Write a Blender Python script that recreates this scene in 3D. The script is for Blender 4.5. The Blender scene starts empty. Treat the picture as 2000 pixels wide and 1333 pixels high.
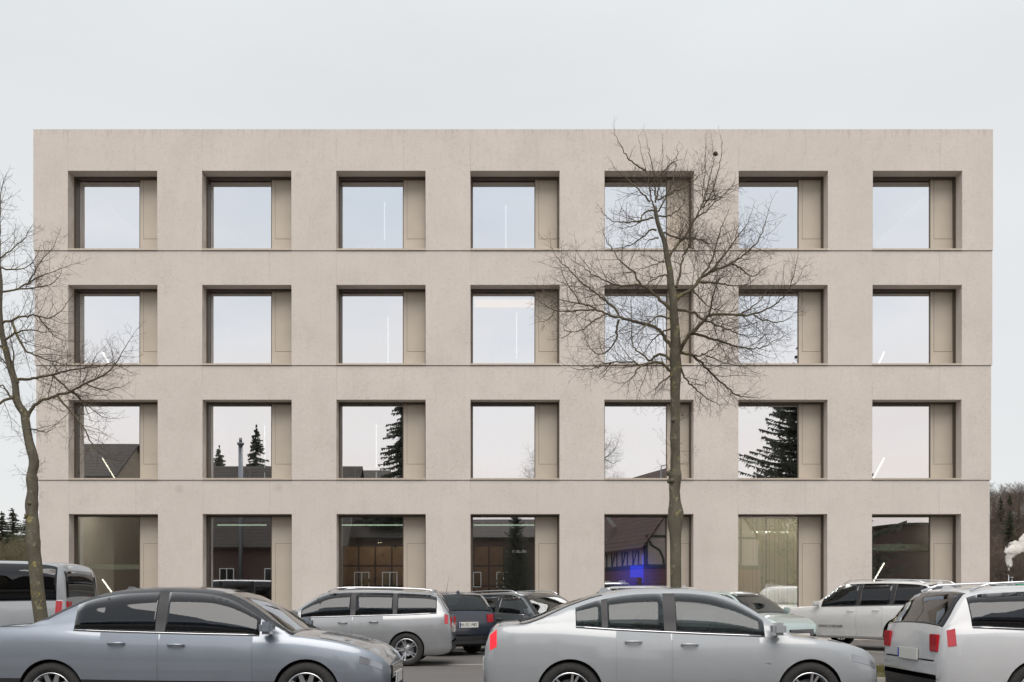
import bpy, bmesh, math, random
import numpy as np
from mathutils import Vector, Matrix, noise

# ------------------------------------------------------------------ camera, light, exposure
sc = bpy.context.scene
COL = sc.collection
R = math.radians
D = 29.4                      # camera to facade, metres
EYE = 1.30
HORIZON = 1171.0
cam_data = bpy.data.cameras.new('camera')
cam = bpy.data.objects.new('camera', cam_data)
COL.objects.link(cam)
cam.location = (0, -D, EYE)
cam.rotation_euler = (R(90), 0, 0)
cam_data.sensor_width = 36.0
cam_data.lens = 65.35 * D / 2000 * 36
cam_data.shift_y = (HORIZON - 666.5) / 2000
cam_data.clip_start = 0.1
cam_data.clip_end = 3000
sc.camera = cam

SUN_EL, SUN_AZ = 56.0, 3.0     # sun veiled by cloud, high behind the camera
world = bpy.data.worlds.new('World')
sc.world = world
world.use_nodes = True
wt = world.node_tree
for n in list(wt.nodes): wt.nodes.remove(n)
def wn(t, **k):
    n = wt.nodes.new(t)
    for a, b in k.items(): setattr(n, a, b)
    return n
wl = wt.links.new
wout = wn('ShaderNodeOutputWorld')
sky = wn('ShaderNodeTexSky', sky_type='NISHITA')
sky.sun_disc = False
sky.sun_elevation = R(SUN_EL)
sky.sun_rotation = R(180 + SUN_AZ)
bg1 = wn('ShaderNodeBackground'); bg1.inputs[1].default_value = 0.08
wl(sky.outputs[0], bg1.inputs[0])
tc = wn('ShaderNodeTexCoord')
sep = wn('ShaderNodeSeparateXYZ'); wl(tc.outputs['Generated'], sep.inputs[0])
# cloud colour by height, for the half of the sky over the building ...
rf = wn('ShaderNodeValToRGB')
e = rf.color_ramp.elements
e[0].position = 0.0; e[0].color = (0.800, 0.785, 0.765, 1)
e[1].position = 1.0; e[1].color = (0.98, 1.0, 1.02, 1)
q = e.new(0.10); q.color = (0.785, 0.797, 0.796, 1)
q = e.new(0.45); q.color = (0.760, 0.784, 0.796, 1)
wl(sep.outputs[2], rf.inputs[0])
# ... and for the half behind the street, pink low down and blue between the clouds higher up
rb = wn('ShaderNodeValToRGB')
e = rb.color_ramp.elements
e[0].position = 0.0; e[0].color = (0.98, 0.84, 0.78, 1)
e[1].position = 1.0; e[1].color = (1.0, 1.02, 1.05, 1)
for p, c in ((0.06, (1.06, 0.95, 0.90)), (0.16, (1.05, 0.99, 0.965)), (0.26, (1.03, 1.02, 1.03)), (0.34, (0.90, 0.93, 0.98)), (0.44, (0.78, 0.85, 0.94))):
    q = e.new(p); q.color = (*c, 1)
mp = wn('ShaderNodeMapping'); mp.inputs['Scale'].default_value = (2.2, 2.2, 7.0)
wl(tc.outputs['Generated'], mp.inputs[0])
nz = wn('ShaderNodeTexNoise'); nz.inputs['Scale'].default_value = 1.6; nz.inputs['Detail'].default_value = 6; nz.inputs['Roughness'].default_value = 0.55
wl(mp.outputs[0], nz.inputs[0])
ma = wn('ShaderNodeMath', operation='MULTIPLY_ADD'); ma.inputs[1].default_value = 0.34; ma.inputs[2].default_value = -0.17
wl(nz.outputs[0], ma.inputs[0])
ad = wn('ShaderNodeMath', operation='ADD'); wl(sep.outputs[2], ad.inputs[0]); wl(ma.outputs[0], ad.inputs[1])
wl(ad.outputs[0], rb.inputs[0])
mr = wn('ShaderNodeMapRange', interpolation_type='SMOOTHSTEP')
mr.inputs['From Min'].default_value = -0.5; mr.inputs['From Max'].default_value = 0.3
wl(sep.outputs[1], mr.inputs[0])
mc = wn('ShaderNodeMix', data_type='RGBA')
wl(mr.outputs[0], mc.inputs[0]); wl(rb.outputs[0], mc.inputs[6]); wl(rf.outputs[0], mc.inputs[7])
nz2 = wn('ShaderNodeTexNoise'); nz2.inputs['Scale'].default_value = 1.1; nz2.inputs['Detail'].default_value = 5
wl(mp.outputs[0], nz2.inputs[0])
mr2 = wn('ShaderNodeMapRange'); mr2.inputs['From Min'].default_value = .3; mr2.inputs['From Max'].default_value = .7
mr2.inputs['To Min'].default_value = 0.955; mr2.inputs['To Max'].default_value = 1.035
wl(nz2.outputs[0], mr2.inputs[0])
mm = wn('ShaderNodeVectorMath', operation='SCALE'); wl(mc.outputs[2], mm.inputs[0]); wl(mr2.outputs[0], mm.inputs[3])
bg2 = wn('ShaderNodeBackground'); bg2.inputs[1].default_value = 0.585
wl(mm.outputs[0], bg2.inputs[0])
mx = wn('ShaderNodeMixShader'); mx.inputs[0].default_value = 0.95
wl(bg1.outputs[0], mx.inputs[1]); wl(bg2.outputs[0], mx.inputs[2]); wl(mx.outputs[0], wout.inputs[0])

sun_data = bpy.data.lights.new('sun', 'SUN')
sun_data.energy = 1.5
sun_data.angle = R(50)
sun_data.color = (1.0, 0.93, 0.86)
sun = bpy.data.objects.new('sun', sun_data)
COL.objects.link(sun)
sun.rotation_euler = (R(90 - SUN_EL), 0, R(SUN_AZ))   # shines towards +Y and down

sc.view_settings.view_transform = 'Standard'
sc.view_settings.look = 'None'
sc.view_settings.exposure = 0.85
sc.view_settings.gamma = 1
sc.view_settings.use_curve_mapping = False
try:
    sc.cycles.max_bounces = 10; sc.cycles.transparent_max_bounces = 24
    sc.cycles.sample_clamp_indirect = 4; sc.cycles.volume_bounces = 6
except Exception: pass

# ------------------------------------------------------------------ helpers
def px(x, y, Z):
    """world X and height of a photo pixel seen at distance Z from the camera"""
    s = 65.35 * D / Z
    return (x - 1000) / s, EYE + (HORIZON - y) / s

def setp(o, label=None, cat=None, group=None, kind=None):
    if label: o['label'] = label
    if cat: o['category'] = cat
    if group: o['group'] = group
    if kind: o['kind'] = kind
    return o

def empty(name, loc=(0, 0, 0), rz=0.0, label=None, cat=None, group=None, kind=None):
    o = bpy.data.objects.new(name, None); COL.objects.link(o)
    o.location = loc; o.rotation_euler = (0, 0, rz)
    return setp(o, label, cat, group, kind)

class MB:
    """collects faces of one mesh"""
    def __init__(s): s.v = []; s.f = []; s.m = []; s.sm = []
    def add(s, vs, fs, m=0, smooth=False):
        b = len(s.v); s.v += [tuple(p) for p in vs]
        for f in fs:
            s.f.append([b + i for i in f]); s.m.append(m); s.sm.append(smooth)
    def box(s, x0, x1, y0, y1, z0, z1, m=0):
        vs = [(x0,y0,z0),(x1,y0,z0),(x1,y1,z0),(x0,y1,z0),(x0,y0,z1),(x1,y0,z1),(x1,y1,z1),(x0,y1,z1)]
        s.add(vs, [(0,3,2,1),(4,5,6,7),(0,1,5,4),(1,2,6,5),(2,3,7,6),(3,0,4,7)], m)
    def cbox(s, x0, x1, y0, y1, z0, z1, c=0.01, m=0):
        """box with all edges chamfered"""
        bm = bmesh.new(); bmesh.ops.create_cube(bm, size=1)
        for v in bm.verts:
            v.co = Vector(((x0+x1)/2 + v.co.x*(x1-x0), (y0+y1)/2 + v.co.y*(y1-y0), (z0+z1)/2 + v.co.z*(z1-z0)))
        bmesh.ops.bevel(bm, geom=bm.edges[:], offset=c, segments=2, affect='EDGES')
        bm.verts.index_update()
        b = len(s.v); s.v += [tuple(v.co) for v in bm.verts]; bm.normal_update()
        for f in bm.faces:
            s.f.append([b + v.index for v in f.verts]); s.m.append(m); s.sm.append(max(abs(c_) for c_ in f.normal) < .999)
        bm.free()
    def tube(s, pts, rad, n=8, m=0, cap=True, smooth=True):
        pts = [Vector(p) for p in pts]
        if not hasattr(rad, '__len__'): rad = [rad] * len(pts)
        t0 = (pts[1] - pts[0]).normalized()
        a = Vector((0, 0, 1)) if abs(t0.z) < .9 else Vector((1, 0, 0))
        u = t0.cross(a).normalized(); vs = []
        for i, p in enumerate(pts):
            t = (pts[min(i+1, len(pts)-1)] - pts[max(i-1, 0)])
            if t.length < 1e-9: t = t0.copy()
            t.normalize()
            u = (u - t * u.dot(t)); 
            if u.length < 1e-6: u = t.orthogonal()
            u.normalize(); w = t.cross(u)
            for k in range(n):
                a_ = 2 * math.pi * k / n
                vs.append(p + (u * math.cos(a_) + w * math.sin(a_)) * rad[i])
        fs = []
        for i in range(len(pts) - 1):
            for k in range(n):
                k2 = (k + 1) % n
                fs.append((i*n+k, i*n+k2, (i+1)*n+k2, (i+1)*n+k))
        if cap:
            fs.append(tuple(range(n-1, -1, -1))); fs.append(tuple((len(pts)-1)*n + k for k in range(n)))
        s.add(vs, fs, m, smooth)
    def lathe(s, prof, n=32, axis='z', c=(0,0,0), m=0, close=False):
        vs = []
        for r_, h in prof:
            for k in range(n):
                a = 2*math.pi*k/n
                if axis == 'z': vs.append((c[0]+r_*math.cos(a), c[1]+r_*math.sin(a), c[2]+h))
                else: vs.append((c[0]+r_*math.cos(a), c[1]+h, c[2]+r_*math.sin(a)))
        fs = []
        P = len(prof)
        for i in range(P if close else P-1):
            j = (i+1) % P
            for k in range(n):
                k2 = (k+1) % n
                fs.append((i*n+k, i*n+k2, j*n+k2, j*n+k))
        s.add(vs, fs, m, True)
    def prism(s, poly, y0, y1, m=0):
        """polygon in x,z extruded along y"""
        n = len(poly)
        vs = [(x, y0, z) for x, z in poly] + [(x, y1, z) for x, z in poly]
        s.add(vs, [tuple(range(n)), tuple(range(2*n-1, n-1, -1))] + [(i, i+n, (i+1) % n + n, (i+1) % n) for i in range(n)], m)
    def build(s, name, mats, parent=None, loc=None, rz=None, sharp=None):
        me = bpy.data.meshes.new(name)
        me.from_pydata(s.v, [], s.f); me.validate()
        if not isinstance(mats, (list, tuple)): mats = [mats]
        for m in mats: me.materials.append(m)
        if len(me.polygons) == len(s.f):
            me.polygons.foreach_set('material_index', s.m)
            me.polygons.foreach_set('use_smooth', s.sm)
        if sharp: me.set_sharp_from_angle(angle=R(sharp))
        o = bpy.data.objects.new(name, me); COL.objects.link(o)
        if parent: o.parent = parent
        if loc: o.location = loc
        if rz is not None: o.rotation_euler = (0, 0, rz)
        return o

def fix_normals(o):
    bm = bmesh.new(); bm.from_mesh(o.data); bmesh.ops.recalc_face_normals(bm, faces=bm.faces); bm.to_mesh(o.data); bm.free()
    return o

def copy_tree(o, parent=None):
    c = o.copy(); COL.objects.link(c); c.parent = parent
    for ch in list(o.children): copy_tree(ch, c)
    return c

def text_mesh(name, body, size, mat, parent=None, loc=(0,0,0), rot=(0,0,0), depth=0.002, align='CENTER', sx=1.0):
    cu = bpy.data.curves.new(name, 'FONT'); cu.body = body; cu.size = size; cu.extrude = depth; cu.align_x = align; cu.align_y = 'CENTER'
    t = bpy.data.objects.new(name, cu); COL.objects.link(t)
    bpy.context.view_layer.update()
    dg = bpy.context.evaluated_depsgraph_get()
    me = bpy.data.meshes.new_from_object(t.evaluated_get(dg))
    bpy.data.objects.remove(t)
    me.materials.clear(); me.materials.append(mat)
    o = bpy.data.objects.new(name, me); COL.objects.link(o)
    o.parent = parent; o.location = loc; o.rotation_euler = rot; o.scale = (sx, 1, 1)
    return o

# ------------------------------------------------------------------ materials
class NT:
    def __init__(s, name):
        s.m = bpy.data.materials.new(name); s.m.use_nodes = True
        s.t = s.m.node_tree
        s.b = s.t.nodes['Principled BSDF']; s.o = s.t.nodes['Material Output']
    def n(s, t, **k):
        x = s.t.nodes.new(t)
        for a, b in k.items(): setattr(x, a, b)
        return x
    def l(s, a, b): s.t.links.new(a, b)
    def noise(s, scale, detail=4, rough=.5, vec=None, stretch=None):
        x = s.n('ShaderNodeTexNoise'); x.inputs['Scale'].default_value = scale
        x.inputs['Detail'].default_value = detail; x.inputs['Roughness'].default_value = rough
        v = vec or s.coord()
        if stretch:
            mpn = s.n('ShaderNodeMapping'); mpn.inputs['Scale'].default_value = stretch
            s.l(v, mpn.inputs[0]); v = mpn.outputs[0]
        s.l(v, x.inputs['Vector']); return x.outputs[0]
    def coord(s):
        if not hasattr(s, 'tc'): s.tc = s.n('ShaderNodeTexCoord')
        return s.tc.outputs['Object']
    def ramp(s, fac, stops):
        x = s.n('ShaderNodeValToRGB'); e = x.color_ramp.elements
        e[0].position = stops[0][0]; e[0].color = (*stops[0][1], 1)
        e[1].position = stops[-1][0]; e[1].color = (*stops[-1][1], 1)
        for p, c in stops[1:-1]:
            q = e.new(p); q.color = (*c, 1)
        s.l(fac, x.inputs[0]); return x.outputs[0]
    def math(s, op, a, b=None, c=None):
        x = s.n('ShaderNodeMath', operation=op)
        for i, v in enumerate((a, b, c)):
            if v is None: continue
            if isinstance(v, (int, float)): x.inputs[i].default_value = v
            else: s.l(v, x.inputs[i])
        return x.outputs[0]
    def mix(s, fac, a, b, blend='MIX'):
        x = s.n('ShaderNodeMix', data_type='RGBA', blend_type=blend)
        for i, v in ((0, fac), (6, a), (7, b)):
            if isinstance(v, (int, float)): x.inputs[i].default_value = v
            elif isinstance(v, tuple): x.inputs[i].default_value = (*v, 1)
            else: s.l(v, x.inputs[i])
        return x.outputs[2]
    def bump(s, h, strength=.3, dist=.01, normal=None):
        x = s.n('ShaderNodeBump'); x.inputs['Strength'].default_value = strength; x.inputs['Distance'].default_value = dist
        s.l(h, x.inputs['Height'])
        if normal: s.l(normal, x.inputs['Normal'])
        return x.outputs[0]

def simple(name, col, rough=.5, metal=0.0, var=0.0, scale=8, bump=0.0, coat=0.0, spec=None):
    t = NT(name); t.b.inputs['Roughness'].default_value = rough; t.b.inputs['Metallic'].default_value = metal
    t.b.inputs['Coat Weight'].default_value = coat
    if coat: t.b.inputs['Coat Roughness'].default_value = .04
    if spec is not None: t.b.inputs['Specular IOR Level'].default_value = spec
    if var:
        f = t.noise(scale, 5)
        c = t.ramp(f, [(.3, tuple(x*(1-var) for x in col)), (.7, tuple(min(1, x*(1+var)) for x in col))])
        t.l(c, t.b.inputs['Base Color'])
        if bump: t.l(t.bump(f, bump, .01), t.b.inputs['Normal'])
    else: t.b.inputs['Base Color'].default_value = (*col, 1)
    return t.m

def emit(name, col, strength):
    t = NT(name); t.b.inputs['Base Color'].default_value = (*col, 1)
    t.b.inputs['Emission Color'].default_value = (*col, 1); t.b.inputs['Emission Strength'].default_value = strength
    return t.m

def concrete():
    t = NT('cast_concrete')
    c = t.coord()
    big = t.noise(.45, 5, .55)
    mid = t.noise(2.2, 6, .6, stretch=(1, 1, .55))
    fine = t.noise(26, 5, .65)
    streak = t.noise(3.2, 4, .6, stretch=(3.2, 1, .22))
    base = t.ramp(big, [(.30, (.540, .492, .447)), (.5, (.572, .522, .475)), (.70, (.600, .549, .500))])
    base = t.mix(t.math('MULTIPLY', t.math('SUBTRACT', mid, .35), .9), base, (.63, .575, .525))
    base = t.mix(t.math('MULTIPLY', t.ramp(streak, [(.48, (0,)*3), (.72, (1,)*3)]), .12), base, (.40, .345, .30))
    base = t.mix(t.math('MULTIPLY', t.ramp(fine, [(.50, (0,)*3), (.72, (1,)*3)]), .42), base, (.36, .315, .275))
    grit = t.noise(9, 7, .75)
    base = t.mix(t.math('MULTIPLY', t.ramp(grit, [(.54, (0,)*3), (.66, (1,)*3)]), .30), base, (.37, .32, .275))
    sz = t.n('ShaderNodeSeparateXYZ'); t.l(c, sz.inputs[0])
    # drip marks below the roof edge
    drip = t.noise(6.5, 3, .5, stretch=(2.2, 1, .05))
    reach = t.math('MULTIPLY', t.math('SUBTRACT', drip, .47), 1.5)
    dm = t.ramp(t.math('SUBTRACT', reach, t.math('SUBTRACT', 15.317, sz.outputs[2])), [(.0, (0,)*3), (.12, (1,)*3)])
    base = t.mix(t.math('MULTIPLY', dm, .24), base, (.30, .26, .22))
    blot = t.noise(1.15, 7, .68)
    base = t.mix(t.math('MULTIPLY', t.ramp(blot, [(.50, (0,)*3), (.66, (1,)*3)]), .16), base, (.42, .365, .32))
    base = t.mix(t.math('MULTIPLY', t.ramp(t.noise(.9, 6, .6, stretch=(1, 1, 1.7)), [(.50, (0,)*3), (.70, (1,)*3)]), .25), base, (.64, .585, .535))
    # small voids left in the cast face, thicker in some regions
    vo = t.n('ShaderNodeTexVoronoi'); vo.inputs['Scale'].default_value = 9; t.l(c, vo.inputs['Vector'])
    patch = t.ramp(t.noise(.8, 3), [(.50, (0,)*3), (.68, (1,)*3)])
    pit = t.ramp(vo.outputs['Distance'], [(.02, (1,)*3), (.16, (0,)*3)])
    pit = t.math('MULTIPLY', pit, t.math('MULTIPLY_ADD', patch, .8, .22))
    base = t.mix(pit, base, (.22, .175, .14))
    crk = t.noise(5.5, 8, .72, stretch=(.5, 1, 2.2))
    ck = t.math('ABSOLUTE', t.math('SUBTRACT', crk, .5))
    ck = t.math('MULTIPLY', t.ramp(ck, [(.0, (1,)*3), (.012, (0,)*3)]), t.math('MULTIPLY', patch, .5))
    base = t.mix(ck, base, (.27, .22, .18))
    # faint seams of the formwork every two metres, and horizontal pour lines
    sx = t.n('ShaderNodeSeparateXYZ'); t.l(c, sx.inputs[0])
    fr = t.math('FRACT', t.math('DIVIDE', t.math('ADD', sx.outputs[0], 101.24), 2.0))
    d = t.math('ABSOLUTE', t.math('SUBTRACT', fr, .5))
    seam = t.math('GREATER_THAN', d, .4965)
    seam = t.math('MULTIPLY', seam, t.ramp(t.noise(1.3, 3), [(.42, (0,)*3), (.6, (1,)*3)]))
    base = t.mix(t.math('MULTIPLY', seam, .5), base, (.30, .25, .21))
    # each pour has its own tone
    cell = t.n('ShaderNodeCombineXYZ')
    t.l(t.math('FLOOR', t.math('DIVIDE', t.math('ADD', sx.outputs[0], 102.24), 2.0)), cell.inputs[0]); t.l(t.math('FLOOR', t.math('DIVIDE', t.math('ADD', sx.outputs[2], 2.0), 3.415)), cell.inputs[2])
    wnz = t.n('ShaderNodeTexWhiteNoise'); t.l(cell.outputs[0], wnz.inputs[0])
    base = t.mix(t.math('MULTIPLY', wnz.outputs[0], .26), base, (.53, .485, .44))
    # round tie stains
    vs = t.n('ShaderNodeTexVoronoi'); vs.inputs['Scale'].default_value = .55; t.l(c, vs.inputs['Vector'])
    st = t.ramp(vs.outputs['Distance'], [(.03, (1,)*3), (.10, (0,)*3)])
    base = t.mix(t.math('MULTIPLY', st, .30), base, (.27, .23, .20))
    t.l(base, t.b.inputs['Base Color'])
    t.b.inputs['Roughness'].default_value = .88; t.b.inputs['Specular IOR Level'].default_value = .25
    h = t.math('ADD', t.math('MULTIPLY', fine, .5), t.math('SUBTRACT', mid, t.math('MULTIPLY', t.math('ADD', pit, t.math('ADD', ck, seam)), .6)))
    t.l(t.bump(h, .45, .012), t.b.inputs['Normal'])
    return t.m

def coated_glass(name, refl, tint, wav=0.0):
    t = NT(name); t.t.nodes.remove(t.b)
    g = t.n('ShaderNodeBsdfGlossy'); g.inputs['Roughness'].default_value = 0.0; g.inputs['Color'].default_value = (.97, .985, 1, 1)
    tr = t.n('ShaderNodeBsdfTransparent'); tr.inputs['Color'].default_value = (*tint, 1)
    mxs = t.n('ShaderNodeMixShader')
    fr = t.n('ShaderNodeLayerWeight'); fr.inputs['Blend'].default_value = .5
    f = t.math('MULTIPLY_ADD', t.math('POWER', fr.outputs['Facing'], 4.0), 1 - refl, refl)
    t.l(f, mxs.inputs[0]); t.l(tr.outputs[0], mxs.inputs[1]); t.l(g.outputs[0], mxs.inputs[2]); t.l(mxs.outputs[0], t.o.inputs[0])
    if wav:
        h = t.noise(.9, 1, .3)
        t.l(t.bump(h, wav, .01), g.inputs['Normal'])
    return t.m

def car_paint(name, col, metal=.0, rough=.4):
    t = NT(name); b = t.b
    d = t.noise(3, 5, .6)
    c = t.ramp(d, [(.35, tuple(x*.94 for x in col)), (.7, col)])
    # road film towards the sills
    sx = t.n('ShaderNodeSeparateXYZ'); t.l(t.coord(), sx.inputs[0])
    low = t.math('MULTIPLY', t.ramp(t.math('ADD', sx.outputs[2], t.math('MULTIPLY', d, .25)), [(.28, (1,)*3), (.62, (0,)*3)]), .45)
    c = t.mix(low, c, (.13, .115, .10))
    t.l(c, b.inputs['Base Color'])
    b.inputs['Metallic'].default_value = metal
    b.inputs['Roughness'].default_value = rough
    b.inputs['Coat Weight'].default_value = 1.0; b.inputs['Coat Roughness'].default_value = .05
    return t.m

def bark(name, a, b_, lichen):
    t = NT(name)
    f = t.noise(7, 6, .65, stretch=(1, 1, .35)); g = t.noise(38, 5, .7, stretch=(1, 1, .4))
    c = t.ramp(f, [(.3, a), (.7, b_)])
    c = t.mix(t.math('MULTIPLY', g, .5), c, tuple(x*.35 for x in a))
    l_ = t.math('MULTIPLY', t.ramp(t.noise(4.5, 5, .7), [(.56, (0,)*3), (.63, (1,)*3)]), t.ramp(t.noise(24, 3), [(.4, (0,)*3), (.6, (1,)*3)]))
    c = t.mix(t.math('MULTIPLY', l_, lichen), c, (.30, .25, .07))
    l2 = t.ramp(t.noise(9, 4, .7), [(.60, (0,)*3), (.66, (1,)*3)])
    c = t.mix(t.math('MULTIPLY', l2, lichen*.5), c, (.26, .27, .24))
    t.l(c, t.b.inputs['Base Color']); t.b.inputs['Roughness'].default_value = .95; t.b.inputs['Specular IOR Level'].default_value = .2
    t.l(t.bump(t.math('ADD', f, t.math('MULTIPLY', g, .6)), .9, .02), t.b.inputs['Normal'])
    return t.m

def asphalt():
    t = NT('asphalt')
    a = t.noise(.35, 4); b_ = t.noise(90, 4, .8); f = t.noise(3, 5, .7)
    c = t.ramp(a, [(.35, (.075, .070, .067)), (.65, (.105, .098, .094))])
    c = t.mix(t.math('MULTIPLY', b_, .5), c, (.17, .16, .15))
    c = t.mix(t.math('MULTIPLY', t.ramp(f, [(.55, (0,)*3), (.7, (1,)*3)]), .35), c, (.07, .066, .063))
    t.l(c, t.b.inputs['Base Color']); t.b.inputs['Roughness'].default_value = .8
    t.l(t.bump(b_, .5, .006), t.b.inputs['Normal'])
    return t.m

def tiles_mat(name, a, b_):
    t = NT(name)
    f = t.noise(1.2, 5, .6); g = t.noise(14, 4, .6)
    c = t.ramp(f, [(.3, a), (.7, b_)]); c = t.mix(t.math('MULTIPLY', g, .4), c, tuple(x*.5 for x in a))
    t.l(c, t.b.inputs['Base Color']); t.b.inputs['Roughness'].default_value = .85
    return t.m

def leafy(name, a, b_):
    t = NT(name)
    c = t.ramp(t.noise(1.6, 4, .6), [(.3, a), (.7, b_)])
    t.l(c, t.b.inputs['Base Color']); t.b.inputs['Roughness'].default_value = .8; t.b.inputs['Specular IOR Level'].default_value = .2
    tl = t.n('ShaderNodeBsdfTranslucent'); t.l(c, tl.inputs[0]); ms = t.n('ShaderNodeMixShader'); ms.inputs[0].default_value = .45
    t.l(t.b.outputs[0], ms.inputs[1]); t.l(tl.outputs[0], ms.inputs[2]); t.l(ms.outputs[0], t.o.inputs[0])
    return t.m

M = dict(
    concrete=concrete(),
    dark_room=simple('interior_plaster', (.48, .46, .43), .9, var=.1),
    room_floor=simple('interior_floor', (.10, .085, .07), .6, var=.2),
    frame=simple('bronze_anodised_frame', (.115, .092, .070), .45, .35, var=.06, scale=3),
    panel=simple('beige_metal_panel', (.46, .405, .335), .55, .10, var=.045, scale=2.2),
    sill=simple('beige_metal_sill', (.46, .40, .33), .5, .1, var=.05),
    gap=simple('joint_shadow_gap', (.03, .026, .022), .9),
    glass=coated_glass('coated_solar_glass', .74, (.62, .66, .62), .012),
    shopglass=coated_glass('ground_floor_glass', .56, (.72, .75, .70), .012),
    clear=coated_glass('clear_back_glass', .03, (.95, .95, .95)),
    carglass=coated_glass('car_window_glass', .045, (.40, .45, .45)),
    darkglass=coated_glass('dark_privacy_glass', .05, (.14, .17, .20)),
    lens=coated_glass('clear_lens', .10, (.8, .8, .8)),
    black=simple('black_plastic', (.018, .018, .02), .55, var=.2),
    gloss_black=simple('gloss_black', (.012, .012, .014), .12, coat=.5),
    rubber=simple('tyre_rubber', (.022, .021, .02), .85, var=.3, scale=30),
    alloy=simple('wheel_alloy', (.55, .56, .57), .28, .9, var=.05),
    chrome=simple('chrome_trim', (.75, .76, .78), .12, 1.0),
    red=simple('red_lamp_lens', (.42, .012, .02), .18, coat=1.0, var=.08, scale=20),
    redlit=emit('lit_red_lamp', (.75, .012, .025), .45),
    headlit=emit('lit_head_lamp', (1.0, .80, .55), 6.0),
    reflector=simple('lamp_reflector', (.28, .29, .31), .22, .7, coat=1.0),
    seat=simple('car_seat_fabric', (.045, .045, .05), .8, var=.2),
    plate=simple('plate_white', (.62, .62, .58), .4),
    plate_text=simple('plate_letters', (.01, .01, .01), .5),
    plate_blue=simple('plate_blue_band', (.02, .06, .35), .4),
    asphalt=asphalt(),
    kerb=simple('kerb_stone', (.26, .245, .225), .85, var=.18, scale=6, bump=.4),
    pave=simple('paving_concrete', (.20, .185, .17), .85, var=.14, scale=5, bump=.3),
    paint=simple('road_paint', (.55, .53, .40), .7, var=.25, scale=9),
    soil=simple('verge_soil', (.075, .065, .035), .95, var=.35, scale=9, bump=.6),
    grass=leafy('winter_grass', (.105, .105, .035), (.20, .18, .075)),
    bark=bark('linden_bark', (.095, .084, .062), (.165, .150, .112), .85),
    limb=bark('branch_bark', (.105, .088, .060), (.165, .140, .090), .5),
    twig=simple('twig_bark', (.085, .062, .045), .85, var=.3, scale=3),
    spruce=leafy('spruce_needles', (.07, .082, .062), (.115, .125, .10)),
    conifer_far=leafy('distant_conifer_needles', (.045, .055, .034), (.09, .10, .06)),
    wood=simple('wood_panel', (.40, .24, .12), .6, var=.2, scale=3),
    white=simple('white_lacquer', (.78, .78, .76), .5),
    lamp=emit('lit_tube_lamp', (1.0, .90, .74), 4.0),
    lamp_soft=emit('lit_pendant_lamp', (.82, 1.0, .80), .55),
    lamp_pole=emit('lit_floor_lamp', (.90, 1.0, 1.0), .6),
    spot=emit('lit_ceiling_spot', (1.0, .75, .42), 12.0),
    blue=emit('lit_blue_display', (.02, .05, .9), 1.1),
    render_beige=simple('beige_render', (.30, .245, .18), .9, var=.08, scale=1.2),
    render_pink=simple('pale_render', (.42, .35, .32), .9, var=.05),
    brick=tiles_mat('red_brick', (.13, .045, .035), (.20, .075, .055)),
    mortar=simple('mortar', (.26, .22, .20), .9),
    timber=simple('dark_timber', (.05, .055, .048), .8, var=.2),
    tile=tiles_mat('red_brown_roof_tile', (.085, .042, .035), (.145, .070, .058)),
    tile_dark=tiles_mat('dark_roof_tile', (.065, .055, .050), (.110, .090, .080)),
    steel=simple('steel_flue', (.30, .31, .33), .35, .8),
    green=simple('green_container', (.03, .30, .14), .6),
    shed=simple('white_site_cabin', (.50, .52, .52), .6, var=.05),
    roof=simple('roof_gravel', (.30, .28, .26), .9, var=.15),
)

# brick walls of the houses across the street: courses are far below ten pixels, so a brick texture
def brick_texture(mat, a, b_, mo, w=.25, h=.085):
    nt = mat.node_tree; p = nt.nodes['Principled BSDF']
    t = nt.nodes.new('ShaderNodeTexBrick'); t.inputs['Color1'].default_value = (*a, 1); t.inputs['Color2'].default_value = (*b_, 1); t.inputs['Mortar'].default_value = (*mo, 1)
    t.inputs['Scale'].default_value = 1; t.inputs['Brick Width'].default_value = w; t.inputs['Row Height'].default_value = h; t.inputs['Mortar Size'].default_value = h*.13
    g = nt.nodes.new('ShaderNodeTexCoord'); s = nt.nodes.new('ShaderNodeSeparateXYZ'); c = nt.nodes.new('ShaderNodeCombineXYZ'); ad_ = nt.nodes.new('ShaderNodeMath')
    nt.links.new(g.outputs['Object'], s.inputs[0]); nt.links.new(s.outputs[0], ad_.inputs[0]); nt.links.new(s.outputs[1], ad_.inputs[1])
    nt.links.new(ad_.outputs[0], c.inputs[0]); nt.links.new(s.outputs[2], c.inputs[1]); nt.links.new(c.outputs[0], t.inputs[0]); nt.links.new(t.outputs[0], p.inputs['Base Color'])
M['brick'] = M['brick'].copy(); brick_texture(M['brick'], (.16, .05, .04), (.11, .036, .03), (.27, .20, .17))
M['brick_dark'] = M['brick'].copy(); brick_texture(M['brick_dark'], (.10, .055, .045), (.075, .042, .036), (.13, .10, .085))
for k_, a_, b2, m2 in (('tile', (.125, .060, .048), (.085, .040, .034), (.02, .012, .010)), ('tile_dark', (.10, .078, .066), (.07, .056, .05), (.02, .018, .016))):
    brick_texture(M[k_], a_, b2, m2, .24, .30)

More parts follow.
